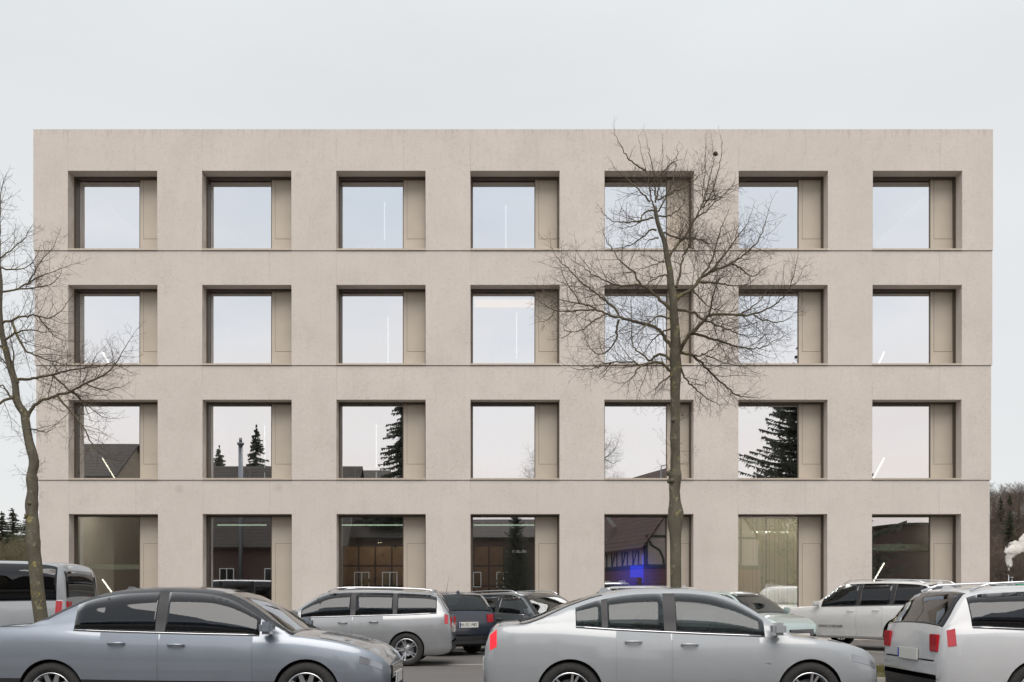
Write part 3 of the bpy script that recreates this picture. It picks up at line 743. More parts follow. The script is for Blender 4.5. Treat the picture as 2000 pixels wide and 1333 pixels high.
STREET_TREE_LIMBS = [
[(-0.396,8.072),(-0.457,8.234),(-0.488,8.396),(-0.508,8.599),(-0.569,8.761),(-0.619,8.964),(-0.69,9.248),(-0.711,9.481),(-0.761,9.633)],
[(-0.386,8.173),(-0.346,8.356),(-0.315,8.498),(-0.285,8.66),(-0.275,8.883),(-0.295,9.187),(-0.305,9.45),(-0.265,9.673)],
[(-0.386,8.234),(-0.4,8.437),(-0.417,8.64),(-0.467,8.883),(-0.518,9.086),(-0.558,9.268),(-0.565,9.471),(-0.569,9.734)],
[(-0.376,7.971),(-0.315,8.072),(-0.194,8.275),(-0.072,8.558),(-0.011,8.842),(0.029,9.045),(0.04,9.248),(0.009,9.491)],
[(-0.346,8.214),(-0.234,8.275),(-0.052,8.356),(0.131,8.437),(0.293,8.558),(0.415,8.7),(0.465,8.883),(0.465,9.146)],
[(-0.477,8.194),(-0.599,8.315),(-0.761,8.457),(-0.923,8.599),(-1.065,8.721),(-1.187,8.903)],
[(-0.558,8.741),(-0.721,8.822),(-0.883,8.964),(-0.984,9.126),(-1.065,9.268),(-1.126,9.41)],
[(-0.427,7.91),(-0.558,7.869),(-0.741,7.829),(-0.964,7.818),(-1.146,7.829),(-1.288,7.91),(-1.369,7.991)],
[(-0.417,8.031),(-0.558,8.011),(-0.64,7.91),(-0.7,7.808),(-0.883,7.727),(-1.065,7.707)],
[(-0.366,7.687),(-0.457,7.697),(-0.538,7.626),(-0.66,7.525),(-0.802,7.443),(-1.004,7.383),(-1.207,7.362)],
[(-0.335,7.565),(-0.457,7.525),(-0.538,7.464),(-0.599,7.302)],
[(-0.376,7.95),(-0.275,7.93),(-0.173,7.93),(-0.072,7.971),(0.09,8.133),(0.131,8.396),(0.141,8.599)],
[(-0.265,7.585),(-0.234,7.636),(-0.072,7.585),(0.09,7.545),(0.334,7.565),(0.577,7.484),(0.84,7.494),(1.063,7.626)],
[(-0.153,7.18),(-0.052,7.362),(0.131,7.565),(0.252,7.768),(0.354,7.95),(0.455,8.133),(0.516,8.335),(0.597,8.64),(0.658,8.883),(0.668,9.187),(0.638,9.41)],
[(0.455,8.112),(0.577,8.275),(0.658,8.477),(0.698,8.64),(0.759,8.883),(0.779,9.146),(0.759,9.268)],
[(0.516,8.234),(0.678,8.254),(0.84,8.335),(0.982,8.477),(1.043,8.64)],
[(0.354,7.95),(0.516,8.031),(0.678,8.194),(0.82,8.295),(0.921,8.356)],
[(-0.295,8.64),(-0.153,8.802),(-0.052,8.923),(0.009,9.045)],
[(-0.004,6.472),(0.277,6.677),(0.429,6.861),(0.602,6.969),(0.84,7.067),(1.013,7.153),(1.186,7.272),(1.402,7.467),(1.532,7.683),(1.596,7.942),(1.672,8.202)],
[(0.429,6.861),(0.559,7.056),(0.667,7.294),(0.732,7.553),(0.818,7.813),(0.926,8.072)],
[(0.602,6.969),(0.775,7.186),(0.969,7.423),(1.121,7.64),(1.272,7.856),(1.38,8.137)],
[(-0.014,6.688),(0.061,6.948),(0.105,7.186),(0.169,7.337),(0.277,7.532),(0.407,7.705),(0.494,7.856)],
[(0.007,6.299),(0.234,6.256),(0.342,6.213),(0.45,6.105),(0.559,6.072),(0.732,5.996),(0.969,5.91),(1.207,5.823),(1.423,5.834),(1.553,5.932)],
[(0.029,5.499),(0.083,5.629),(0.169,5.802),(0.321,5.953),(0.515,6.148),(0.602,6.187),(0.818,6.191),(1.077,6.18),(1.315,6.202),(1.596,6.299),(1.769,6.429),(1.921,6.645),(2.007,6.991),(2.029,7.207)],
[(1.077,6.18),(1.207,6.277),(1.402,6.407),(1.532,6.559),(1.596,6.71)],
[(1.315,6.191),(1.445,6.105),(1.64,6.061),(1.834,6.072),(1.986,6.148),(2.083,6.234)],
[(0.537,6.169),(0.58,6.407),(0.667,6.71),(0.753,6.905),(0.84,7.056)],
[(0.213,5.877),(0.45,5.834),(0.667,5.78),(0.883,5.715),(1.099,5.65),(1.315,5.618),(1.532,5.65),(1.704,5.737),(2.05,5.932)],
[(0.061,5.542),(0.299,5.499),(0.429,5.499),(0.602,5.586),(0.732,5.694),(0.84,5.78)],
[(0.061,5.542),(0.299,5.477),(0.515,5.305),(0.71,5.11),(0.883,4.98),(1.077,4.829),(1.207,4.796),(1.423,4.786),(1.596,4.796)],
[(0.429,5.521),(0.667,5.434),(0.84,5.369),(1.056,5.315),(1.272,5.283)],
[(0.061,5.305),(0.126,5.153),(0.234,5.002),(0.386,4.872),(0.559,4.742),(0.753,4.656),(0.796,4.541)],
[(0.407,6.796),(0.667,6.775),(0.883,6.753),(1.099,6.736),(1.315,6.796),(1.445,6.905)],
[(0.991,7.121),(1.142,7.056),(1.272,6.948),(1.402,6.915),(1.532,7.034),(1.683,7.099)],
[(0.288,6.667),(0.386,6.515),(0.537,6.364),(0.688,6.299),(0.883,6.256)],
[(1.921,6.645),(2.072,6.796),(2.18,7.034)],
[(0.667,6.213),(0.775,6.342),(0.969,6.515),(1.099,6.58)],
[(-0.079,6.277),(-0.231,6.407),(-0.36,6.537),(-0.49,6.667),(-0.62,6.742),(-0.793,6.742),(-0.987,6.736),(-1.16,6.796),(-1.29,6.861),(-1.463,6.948),(-1.614,7.077),(-1.787,7.164),(-1.917,7.315)],
[(-0.62,6.753),(-0.685,6.861),(-0.75,6.991),(-0.901,7.099),(-1.009,7.207),(-1.117,7.38),(-1.247,7.553),(-1.29,7.769)],
[(-0.036,5.564),(-0.166,5.759),(-0.274,5.91),(-0.425,6.018),(-0.62,6.072),(-0.814,6.115),(-0.987,6.159),(-1.139,6.191),(-1.247,6.245),(-1.355,6.277),(-1.485,6.299),(-1.701,6.299),(-1.917,6.277),(-2.112,6.31),(-2.285,6.407),(-2.414,6.515),(-2.523,6.58)],
[(-0.987,6.169),(-1.096,6.342),(-1.247,6.472),(-1.355,6.559),(-1.506,6.667),(-1.658,6.775),(-1.809,6.926),(-1.939,7.077),(-2.09,7.229),(-2.177,7.423),(-2.198,7.618)],
[(-1.355,6.277),(-1.55,6.386),(-1.679,6.418),(-1.874,6.45),(-2.025,6.494),(-2.198,6.559),(-2.35,6.688),(-2.501,6.796)],
[(-1.247,6.245),(-1.333,6.169),(-1.463,6.105),(-1.593,5.996),(-1.701,5.932),(-1.852,5.899),(-1.982,5.932),(-2.068,6.126)],
[(-0.058,5.348),(-0.166,5.477),(-0.274,5.521),(-0.382,5.477),(-0.468,5.402),(-0.577,5.521),(-0.706,5.629),(-0.75,5.759),(-0.75,6.126),(-0.76,6.494),(-0.771,6.667)],
[(-0.058,5.175),(-0.166,5.283),(-0.274,5.359),(-0.404,5.369),(-0.49,5.348),(-0.62,5.315),(-0.75,5.369),(-0.923,5.38),(-1.16,5.359),(-1.333,5.315),(-1.55,5.294),(-1.766,5.305),(-1.917,5.477)],
[(-1.333,5.305),(-1.485,5.261),(-1.658,5.24),(-1.874,5.261),(-2.068,5.369)],
[(-0.047,5.953),(-0.231,5.932),(-0.339,5.834),(-0.447,5.737),(-0.555,5.564),(-0.685,5.413)],
[(-0.058,6.126),(-0.231,6.159),(-0.36,6.169),(-0.468,6.083),(-0.62,5.953),(-0.771,5.823),(-0.944,5.694)],
[(-1.009,6.126),(-1.041,5.953),(-1.063,5.759),(-1.225,5.564),(-1.42,5.564),(-1.55,5.78),(-1.593,5.953)],
[(-1.679,6.418),(-1.766,6.559),(-1.917,6.753),(-2.004,6.926),(-2.047,7.099)],
[(-0.079,5.164),(-0.231,5.045),(-0.339,4.937),(-0.382,4.721)],
[(-0.123,7.013),(-0.22,7.132),(-0.317,7.121),(-0.468,7.067),(-0.641,7.013),(-0.793,6.991)],
[(-0.123,6.883),(-0.252,6.905),(-0.382,6.84),(-0.512,6.775),(-0.62,6.559)],
[(-2.112,6.31),(-2.198,6.169),(-2.35,6.105),(-2.501,6.083)],
[(-1.852,5.899),(-2.025,5.802),(-2.198,5.759)],
[(-1.16,5.359),(-1.247,5.261),(-1.333,5.175),(-1.463,5.132)],
[(-0.62,5.315),(-0.728,5.218),(-0.814,5.067),(-0.987,5.002),(-1.204,5.045)]]
EDGE_TREE_LIMBS = [
[(-0.409,4.354),(-0.345,4.524),(-0.175,4.694),(0.08,4.78),(0.378,4.886),(0.634,5.014),(0.974,5.163),(1.187,5.333),(1.357,5.631),(1.57,5.971)],
[(-0.601,5.077),(-0.43,5.077),(-0.175,5.12),(0.123,5.184),(0.421,5.248),(0.719,5.29),(1.017,5.333),(1.272,5.503)],
[(-0.856,6.056),(-0.643,6.12),(-0.43,6.184),(-0.175,6.184),(0.08,6.141),(0.336,6.312),(0.506,6.567)],
[(-0.622,5.12),(-0.622,5.46),(-0.643,5.801),(-0.664,6.099)],
[(-0.856,6.609),(-0.601,6.652),(-0.388,6.78),(-0.175,6.929),(0.08,7.035),(0.421,7.184)],
[(-0.388,6.78),(-0.218,7.163),(-0.047,7.418),(0.038,7.758)],
[(-0.856,7.205),(-0.686,7.333),(-0.473,7.588),(-0.345,7.844)],
[(-0.622,4.673),(-0.771,4.907),(-0.856,4.971),(-1.026,4.865),(-1.239,4.95)],
[(-0.686,5.12),(-0.728,5.248),(-0.856,5.418),(-1.069,5.631),(-1.367,5.886)],
[(0.123,4.78),(0.336,4.524),(0.506,4.354),(0.719,4.014),(0.889,3.758),(1.144,3.652),(1.4,3.694)],
[(-0.005,5.163),(0.293,4.907),(0.548,4.694),(0.846,4.439),(1.102,4.397)],
[(-0.175,6.184),(-0.005,5.971),(0.165,5.801),(0.421,5.716)],
[(-0.664,6.099),(-0.43,5.631),(-0.132,5.46),(0.251,5.333),(0.591,5.29)],
[(-0.847,7.588),(-0.813,8.014),(-0.728,8.482),(-0.601,8.695)],
[(-0.601,6.652),(-0.218,6.695),(0.08,6.78),(0.251,6.992)],
[(-0.856,7.035),(-0.601,6.992),(-0.345,7.078),(-0.175,7.333)],
[(-0.835,5.716),(-0.601,5.886),(-0.303,5.929),(-0.005,5.886),(0.293,5.929)],
[(-0.877,6.312),(-1.111,6.652),(-1.367,6.95),(-1.537,7.461)],
[(-0.856,6.737),(-1.069,7.163),(-1.239,7.673),(-1.281,8.099)],
[(-0.813,5.631),(-1.154,5.801),(-1.537,5.929),(-1.877,6.312)],
[(-0.856,5.929),(-1.196,6.141),(-1.579,6.482),(-1.75,6.865)],
[(-0.843,7.375),(-0.941,7.844),(-1.069,8.354),(-1.111,8.652)],
[(-0.601,4.78),(-0.984,4.609),(-1.367,4.652),(-1.792,4.907),(-1.962,5.248)],
[(-0.43,4.226),(-0.218,4.184),(-0.005,4.141),(0.165,4.226)],
[(0.634,5.014),(0.846,4.907),(1.102,4.928),(1.357,5.035)],
[(0.378,4.886),(0.548,4.694),(0.634,4.482)],
[(1.187,5.333),(1.357,5.248),(1.57,5.163)]]
STREET_TREE_TRUNK = [(0.0,0.0,0.117),(0.0,0.306,0.113),(-0.009,0.667,0.108),(-0.018,1.387,0.099),(-0.018,2.018,0.095),(-0.018,2.378,0.108),(-0.027,2.604,0.135),(-0.009,2.739,0.14),(-0.018,2.919,0.108),(-0.027,3.099,0.095),(-0.018,3.279,0.104),(-0.018,3.387,0.117),(-0.009,3.505,0.09),(-0.009,3.82,0.081),(-0.018,4.09,0.086),(-0.009,4.27,0.081),(-0.009,4.541,0.081),(-0.018,4.811,0.086),(-0.018,5.081,0.095),(-0.009,5.306,0.104),(-0.027,5.486,0.099),(-0.018,5.694,0.086),(-0.045,6.081,0.077),(-0.063,6.297,0.072),(-0.072,6.523,0.072),(-0.117,6.712,0.063),(-0.135,6.946,0.054),(-0.189,7.207,0.047),(-0.234,7.459,0.041),(-0.315,7.667,0.036),(-0.378,7.91,0.034),(-0.396,8.072,0.029)]
EDGE_TREE_TRUNK = [(0.0,-0.018,0.126),(-0.027,0.306,0.122),(-0.135,0.937,0.117),(-0.198,1.568,0.113),(-0.243,2.018,0.108),(-0.261,2.198,0.122),(-0.279,2.468,0.108),(-0.297,2.739,0.104),(-0.306,2.874,0.108),(-0.297,3.099,0.095),(-0.315,3.324,0.099),(-0.324,3.414,0.081),(-0.288,3.64,0.086),(-0.387,3.973,0.077),(-0.45,4.315,0.072),(-0.477,4.495,0.068),(-0.604,4.694,0.063),(-0.64,5.036,0.059),(-0.73,5.333,0.054),(-0.811,5.712,0.05),(-0.856,5.937,0.047),(-0.874,6.315,0.043),(-0.838,6.739,0.036),(-0.856,7.081,0.031),(-0.838,7.459,0.025),(-0.856,7.784,0.02),(-0.847,8.144,0.014)]

# ------------------------------------------------------------------ bare street trees
def smooth_path(pts, n=4):
    out = []
    P = [pts[0]] + list(pts) + [pts[-1]]
    for i in range(1, len(P) - 2):
        p0, p1, p2, p3 = P[i-1], P[i], P[i+1], P[i+2]
        for k_ in range(n):
            t = k_ / n
            out.append(.5 * ((2*p1) + (p2 - p0)*t + (2*p0 - 5*p1 + 4*p2 - p3)*t*t + (3*p1 - p0 - 3*p2 + p3)*t**3))
    out.append(P[-2]); return out

def bare_tree(name, loc, trunk, limbs, label, seed, group):
    rr = random.Random(seed)
    root = empty(name, loc, 0, label, 'tree', group)
    limbs = [[q_ for q_ in l if q_[1] < 9.42] for l in limbs]; limbs = [l for l in limbs if len(l) > 1]
    tp = smooth_path([Vector((x, 0, z)) for x, z, r in trunk], 3)
    tr = []
    for i in range(len(trunk) - 1):
        for k_ in range(3): tr.append(trunk[i][2] + (trunk[i+1][2] - trunk[i][2]) * k_/3)
    tr.append(trunk[-1][2])
    # trunk wanders slightly towards and away from the street
    for i, p in enumerate(tp): p.y = .10*math.sin(p.z*.8 + seed) * min(1, p.z/3)
    mb = MB(); mb.tube([Vector((tp[0].x, tp[0].y, -.15))] + tp, [tr[0]*1.35] + [r * (1.18 if i == 0 else 1) for i, r in enumerate(tr)], 20)
    for i, v in enumerate(mb.v):   # uneven bark and old pruning scars
        v = Vector(v); k_ = min(range(len(tp)), key=lambda j: abs(tp[j].z - v.z)); c = tp[k_]; dd = Vector((v.x - c.x, v.y - c.y, 0))
        f = 1 + .10*noise.noise(v*5) + .05*noise.noise(v*17)
        mb.v[i] = (c.x + dd.x*f, c.y + dd.y*f, v.z)
    for _ in range(9):             # knots
        k_ = rr.randrange(2, min(len(tp)-1, 60)); a = rr.uniform(0, 6.28); p = tp[k_]; r = tr[k_]
        d = Vector((math.cos(a), math.sin(a), .1)); s = rr.uniform(.25, .45)*r
        if rr.random() < .5:
            mb.tube([p + d*r*.7, p + d*(r + s*.6), p + d*(r + s)], [s*1.3, s*1.1, s*.5], 8)
    mb.build('trunk', M['bark'], root)
    def trunk_at(z):
        k_ = min(range(len(tp)), key=lambda j: abs(tp[j].z - z)); return tp[k_], tr[k_]
    tw = MB(); paths = []
    tips = max(l[-1][1] for l in limbs)
    for li, l in enumerate(limbs):
        L = sum(math.dist(l[i], l[i+1]) for i in range(len(l)-1))
        p0, r0 = trunk_at(l[0][1])
        on_trunk = abs(p0.x - l[0][0]) < .22
        slope = rr.uniform(-.45, .45)
        # side limbs leave from the nearest limb already built
        y0 = p0.y; rs = r0 * .5
        if not on_trunk:
            best = None
            for q, rad in paths:
                for a, r_ in zip(q, rad):
                    d = math.hypot(a.x - l[0][0], a.z - l[0][1])
                    if best is None or d < best[0]: best = (d, a.y, r_)
            if best: y0 = best[1]; rs = best[2]*.85
        pts = []; acc = 0
        for i, (x, z) in enumerate(l):
            if i: acc += math.dist(l[i-1], l[i])
            yy = y0 + slope*acc + .12*math.sin(acc*2.3 + li)*min(1, acc)
            k_ = 1 + yy/17.3       # a limb that swings away is longer
            pts.append(Vector((x*k_ + loc[0]*(k_-1)*.5, yy, z + (z-1.2)*(k_-1)*.8)))
        pts = smooth_path(pts, 4)
        for i in range(1, len(pts)): pts[i] += Vector((rr.gauss(0, .008), rr.gauss(0, .008), rr.gauss(0, .008)))
        R0 = max(.007, min(rs, .010 + .0088*L))
        rad = [max(.0026, R0 * (1 - (i/(len(pts)-1))**.85) ** .9 + .0022) for i in range(len(pts))]
        paths.append((pts, rad))
        mb = MB(); mb.tube(pts, rad, 8); mb.build('branch', M['limb'], root)
    def grow(p, d, L, r, lev, up):
        n = max(3, int(L/.06)); st = L/n; q = [p.copy()]; rads = [r]
        bend = Vector((rr.gauss(0, .10), rr.gauss(0, .10), 0))
        for i in range(n):
            d = (d + Vector((rr.gauss(0, .11), rr.gauss(0, .11), rr.gauss(0, .09) + up)) + bend*.5).normalized()
            q.append(q[-1] + d*st); rads.append(max(.0017, r*(1 - (i+1)/n*.75)))
        tw.tube(q, rads, 3 if lev > 1 else 4, cap=False)
        if lev < 3:
            step = (.10, .085)[lev-1] * rr.uniform(.8, 1.25); s = rr.uniform(.05, .12)
            side = rr.choice((-1, 1))
            while s < L:
                i = min(n-1, int(s/st)); t = (q[i+1] - q[i]).normalized()
                ax = t.cross(Vector((rr.gauss(0, .5), 1, rr.gauss(0, .5)))).normalized()
                nd = (t*rr.uniform(.5, .9) + ax*side*rr.uniform(.55, .9) + Vector((0, rr.gauss(0, .45), rr.gauss(0, .15)))).normalized()
                ll = (L - s)*rr.uniform(.35, .8) + .03 if lev == 1 else rr.uniform(.03, .16)
                if ll > .03: grow(q[i], nd, min(ll, .60 if lev == 1 else .17), rads[i]*.62, lev+1, up*1.1)
                side = -side; s += step * rr.uniform(.6, 1.5)
    for (pts, rad), l in zip(paths, limbs):
        L = sum((pts[i+1]-pts[i]).length for i in range(len(pts)-1))
        s = L*.12 + .1; side = 1; hgt = l[len(l)//2][1]/tips
        while s < L:
            acc = 0; i = 0
            while i < len(pts)-2 and acc + (pts[i+1]-pts[i]).length < s: acc += (pts[i+1]-pts[i]).length; i += 1
            t = (pts[i+1]-pts[i]).normalized(); rem = L - s
            ax = t.cross(Vector((rr.gauss(0, .35), 1, rr.gauss(0, .35)))).normalized()
            nd = (t*rr.uniform(.45, .95) + ax*side*rr.uniform(.5, .9) + Vector((0, rr.gauss(0, .6), rr.gauss(-.05, .15)))).normalized()
            ll = min(1.25, .20 + rem*rr.uniform(.28, .68))
            if pts[i].z > 8.5: ll *= .5
            grow(pts[i], nd, ll, max(.0024, min(rad[i]*.5, .006)), 1, rr.uniform(-.01, .055) if hgt < .55 else rr.uniform(.01, .08))
            side = -side if rr.random() < .8 else side
            s += rr.uniform(.052, .13) if pts[i].z < 8.5 else rr.uniform(.12, .26)
        grow(pts[-1], (pts[-1]-pts[-3]).normalized(), rr.uniform(.08, .25), .003, 2, .03)
    for _ in range(60):   # epicormic shoots on the stem
        k_ = rr.randrange(len(tp)//3, len(tp)); a = rr.uniform(0, 6.28)
        grow(tp[k_] + Vector((math.cos(a), math.sin(a), 0))*tr[k_]*.8, Vector((math.cos(a), math.sin(a)*.6, rr.uniform(-.2, .8))).normalized(), rr.uniform(.15, .6), .0035, 1, .03)
    setp(tw.build('twigs', M['twig'], root), kind='stuff')
    return root

TX, TY = (1322-1000)/111.0, 17.31 - D
bare_tree('linden_tree', (TX, TY, .10), STREET_TREE_TRUNK, STREET_TREE_LIMBS, 'whole bare linden with knobbly lichened trunk, standing before the fifth window column', 11, 'bare lindens on the verge')
bare_tree('linden_tree', ((95-1000)/111.0, TY, .10), EDGE_TREE_TRUNK, EDGE_TREE_LIMBS, 'forked bare linden cut by the left photo edge, its long bough crossing the facade', 23, 'bare lindens on the verge')
# a small dark nest
nx, nz_ = px(1398, 300, 17.31)
nb = MB(); rr = random.Random(4)
for i in range(90):
    a = Vector((rr.gauss(0, 1), rr.gauss(0, 1), rr.gauss(0, 1))).normalized()*.035; b_ = (a + Vector((rr.gauss(0, .03), rr.gauss(0, .03), rr.gauss(0, .03)))).normalized()*.04
    nb.tube([a, (a+b_)*.5*1.1, b_], .004, 3, cap=False)
bm_ = bmesh.new(); bmesh.ops.create_icosphere(bm_, subdivisions=2, radius=.034); bm_.verts.index_update()
nb.add([v.co for v in bm_.verts], [[v.index for v in f.verts] for f in bm_.faces]); bm_.free()
no = nb.build('nest', M['twig']); no.location = (nx, TY + .02, nz_); setp(no, 'small dark round nest high in the right hand twigs of the whole linden', 'nest')

# ------------------------------------------------------------------ conifers
def conifer(name, h, r, seed, mat, dens=1.0, droop=.35, loose=0.0):
    rr = np.random.RandomState(seed); vs = []; fs = []
    def tri(a, b, c):
        n = len(vs); vs.extend([tuple(a), tuple(b), tuple(c)]); fs.append((n, n+1, n+2))
    wh = int(h*4.2*dens); 
    for w in range(wh):
        t = (w + rr.rand()*.6)/wh; z = h*(.06 + .93*t); R_ = r*(1-t)**.82*(1 - .35*rr.rand()) + .14
        nb_ = int(8 + 7*(1-t))
        for b in range(nb_):
            a = rr.uniform(0, 6.283); L = R_*rr.uniform(.55, 1.12); 
            if rr.rand() < loose: continue
            L *= (1.18 if rr.rand() < .15 else 1)
            dirv = np.array([math.cos(a), math.sin(a), 0]); side = np.array([-math.sin(a), math.cos(a), 0])
            zj = z + rr.normal(0, .28)
            ns = max(5, int(L*8))
            for k_ in range(ns):
                f = (k_+.5)/ns; pz = zj - droop*L*f**1.3 + .22*L*max(0, f-.6)
                c = dirv*L*f; c[2] = pz
                wd = (.14 + .34*(1-f))*min(1.0, L*.6)*rr.uniform(.4, 1.5)
                for sgn in (-1, 1):
                    tip = c + side*sgn*wd + dirv*.12*rr.uniform(0, 1.4) + np.array([0, 0, -.16*rr.rand()-.03])
                    tri(c - dirv*.10, c + dirv*.12*rr.rand() + np.array([0,0,.05]), tip)
                if rr.rand() < .6: tri(c + side*.05, c - side*.05, c + np.array([rr.normal(0,.05), rr.normal(0,.05), -.32*rr.rand()-.1]))
    me = bpy.data.meshes.new('crown'); me.from_pydata(vs, [], fs); me.materials.append(mat)
    mt = MB(); mt.tube([(0, 0, -.2), (0, 0, h*.5), (0, 0, h*.99)], [h*.018, h*.011, .012], 8)
    root = empty(name); cr = bpy.data.objects.new('crown', me); COL.objects.link(cr); cr.parent = root
    mt.build('trunk', M['bark'], root)
    return root
def place(o, loc, label, s=1.0, rz=0, group=None, cat='tree'):
    o.location = loc; o.scale = (s, s, s); o.rotation_euler = (0, 0, rz); setp(o, label, cat, group); return o
# mirrored in the glazing: Zv = distance through the mirror to a thing at Y
def mir(x, y, Y):
    Zv = D + 2*YG - Y; s = 65.35*D/Zv; return (x-1000)/s, EYE + (HORIZON-y)/s
sp = conifer('spruce_tree', 16, 3.9, 1, M['spruce'], 1.1, .30, .18)
X, z = mir(500, 832, -62); place(sp, (X, -62, 0), 'dark spruce with a thin tip, mirrored in the first floor window second from left', z/16, group='spruces across the street')
X, z = mir(785, 740, -50); place(copy_tree(sp), (X, -50, 0), 'tallest dark spruce, mirrored at the right of the first floor window third from left', z/16, 1.7, 'spruces across the street')
X, z = mir(428, 872, -60); place(copy_tree(sp), (X, -60, 0), 'smallest dark spruce, mirrored left of the steel flue', z/16, 2.7, 'spruces across the street')
cy = conifer('cypress_tree', 15, 6.8, 7, M['spruce'], 1.5, -.10, .34)
X, z = mir(1560, 700, -48); place(cy, (X, -48, 0), 'broad ragged cypress, mirrored in the first floor window sixth from left', z/15)
X, z = mir(1008, 985, -41); c2 = copy_tree(cy); place(c2, (X, -41, 0), 'ivy clad dark evergreen mirrored in the middle ground floor window', z/15, 1.1); c2.scale = (z/15*.6, z/15*.6, z/15)

# ------------------------------------------------------------------ houses across the street (seen only as reflections)
def house(name, loc, rz, w, d, eave, ridge, wallm, roofm, label, over=.4, wins=(), cat='house'):
    """ridge along local x, front wall at local y = 0 facing +y, depth d backwards"""
    o = empty(name, loc, rz, label, cat)
    b = MB(); b.prism([(0, 0), (0, 0), (w, 0), (w, eave), (0, eave)][1:], -d, 0); b.build('wall', wallm, o)
    for x_ in (0, w):
        g_ = MB(); s = .001 if x_ else -.001
        vs = [(x_, 0, eave), (x_, -d, eave), (x_, -d/2, ridge)]; t_ = -.25 if x_ else .25
        vs += [(a+t_, b_, c) for a, b_, c in vs]
        g_.add(vs, [(0,1,2), (5,4,3), (0,3,4,1), (1,4,5,2), (2,5,3,0)]); fix_normals(g_.build('gable', wallm, o))
    for sy in (0, 1):
        y0 = over if sy == 0 else -d - over; sl = (ridge - eave)/(d/2); ze = eave - over*sl
        vs = [(-over, y0, ze), (w+over, y0, ze), (w+over, -d/2, ridge), (-over, -d/2, ridge)]
        vs += [(a, b_, c + .16) for a, b_, c in vs]
        r_ = MB(); r_.add(vs, [(0,1,2,3), (7,6,5,4), (0,4,5,1), (1,5,6,2), (2,6,7,3), (3,7,4,0)]); fix_normals(r_.build('roof', roofm, o))
    for x0, x1, z0, z1 in wins:
        f = MB(); f.box(x0, x1, .005, .09, z0, z0+.06); f.box(x0, x1, .005, .09, z1-.06, z1); f.box(x0, x0+.06, .005, .09, z0+.06, z1-.06); f.box(x1-.06, x1, .005, .09, z0+.06, z1-.06); f.box((x0+x1)/2-.03, (x0+x1)/2+.03, .005, .08, z0+.06, z1-.06)
        f = f.build('window', M['white'], o); p_ = MB(); p_.box(x0+.06, x1-.06, .01, .03, z0+.06, z1-.06); p_.build('pane', M['gloss_black'], f)
    return o
X0, _ = mir(60, 0, -46); X1, ze = mir(222, 932, -46)
house('town_house', (X0, -46, .05), 0, X1 - X0, 9, ze, mir(0, 885, -46)[1]+1.2, M['render_beige'], M['tile_dark'], 'plain beige rendered house, mirrored in the far left windows', .25)
X0, _ = mir(300, 0, -44); X1, _ = mir(668, 0, -44); ze = mir(0, 1062, -44)[1]
house('barn', (X0, -44, .05), 0, X1 - X0, 14, ze, mir(0, 916, -51)[1], M['brick_dark'], M['tile_dark'], 'long dark brick barn with tiled roof, mirrored in the windows second from left', .5, cat='barn', wins=((5.0, 6.1, 2.2, 3.6), (8.4, 9.5, 2.2, 3.6), (12.2, 13.2, 2.2, 3.6)))
fl = MB(); X, z = mir(470, 856, -43.2); fl.tube([(0, 0, 2.5), (0, 0, z-.5)], .17, 16); fl.tube([(0,0,z-.5),(0,0,z-.35)], .26, 16); fl.tube([(0,0,z-.3),(0,0,z)], .12, 12)
fo = fl.build('steel_flue', M['steel']); fo.location = (X, -43.2, 0); setp(fo, 'tall steel flue in front of the dark barn', 'chimney')
X0, _ = mir(672, 0, -47); X1, _ = mir(1080, 0, -47)
gr = house('garage_row', (X0, -47, .05), 0, X1 - X0, 8, mir(0, 1052, -47)[1], mir(0, 1020, -51)[1], M['brick_dark'], M['tile_dark'], 'low brick garage building, mirrored in the third ground floor window', .3, cat='garage', wins=((.8, 2.0, 2.2, 3.4), (3.0, 4.2, 2.2, 3.4), (9.6, 10.8, 2.2, 3.4), (12.0, 13.1, 2.2, 3.4)))
X0, _ = mir(650, 0, -72); X1, _ = mir(748, 0, -72)
house('far_house', (X0, -72, 0), 0, X1-X0, 8, mir(0, 960, -72)[1], mir(0, 922, -76)[1], M['render_pink'], M['tile_dark'], 'distant pale house behind the garages, its ridge mirrored low in the first floor', .3)
# half timbered house
ht = house('half_timbered_house', (8.6-11*math.cos(R(73)), -33.0-11*math.sin(R(73)), .08), R(73), 11, 8.4, 4.95, 10.4, M['brick'], M['tile'], 'half timbered house over red brick, mirrored beside the trunk in the fifth ground floor window', .45)
# local x runs away from the office, front (+y) faces the left; gable end at local x = 0 faces the office
def beam(a, b_, w=.16, dep=.05, axis='front'):
    a = Vector(a); b_ = Vector(b_)
    if axis == 'g': a.x = b_.x = 11.0
    t = (b_ - a).normalized(); n_ = Vector((0, 1, 0)) if axis == 'front' else Vector((1, 0, 0))
    s = t.cross(n_)*w/2; q = MB()
    vs = [a - s, a + s, b_ + s, b_ - s]; vs = [v + n_*.012 for v in vs] + [v + n_*dep for v in vs]
    q.add(vs, [(0,1,2,3), (7,6,5,4), (0,4,5,1), (1,5,6,2), (2,6,7,3), (3,7,4,0)])
    fix_normals(q.build('timber', M['timber'], ht))
q = MB(); q.box(0.02, 10.98, .001, .011, 3.35, 4.9); q.build('plaster_band', M['render_pink'], ht)
q = MB(); vs = [(11.011, -.02, 3.35), (11.011, -8.38, 3.35), (11.011, -8.38, 4.94), (11.011, -4.2, 10.3), (11.011, -.02, 4.94)]
vs += [(11.001, b_, c) for a, b_, c in vs]; q.add(vs, [(0,1,2,3,4), (9,8,7,6,5)] + [(i, i+5, (i+1)%5+5, (i+1)%5) for i in range(5)]); fix_normals(q.build('plaster_gable', M['render_pink'], ht))
beam((0, 0, 3.35), (11, 0, 3.35), .26); beam((0, 0, 4.85), (11, 0, 4.85), .18)
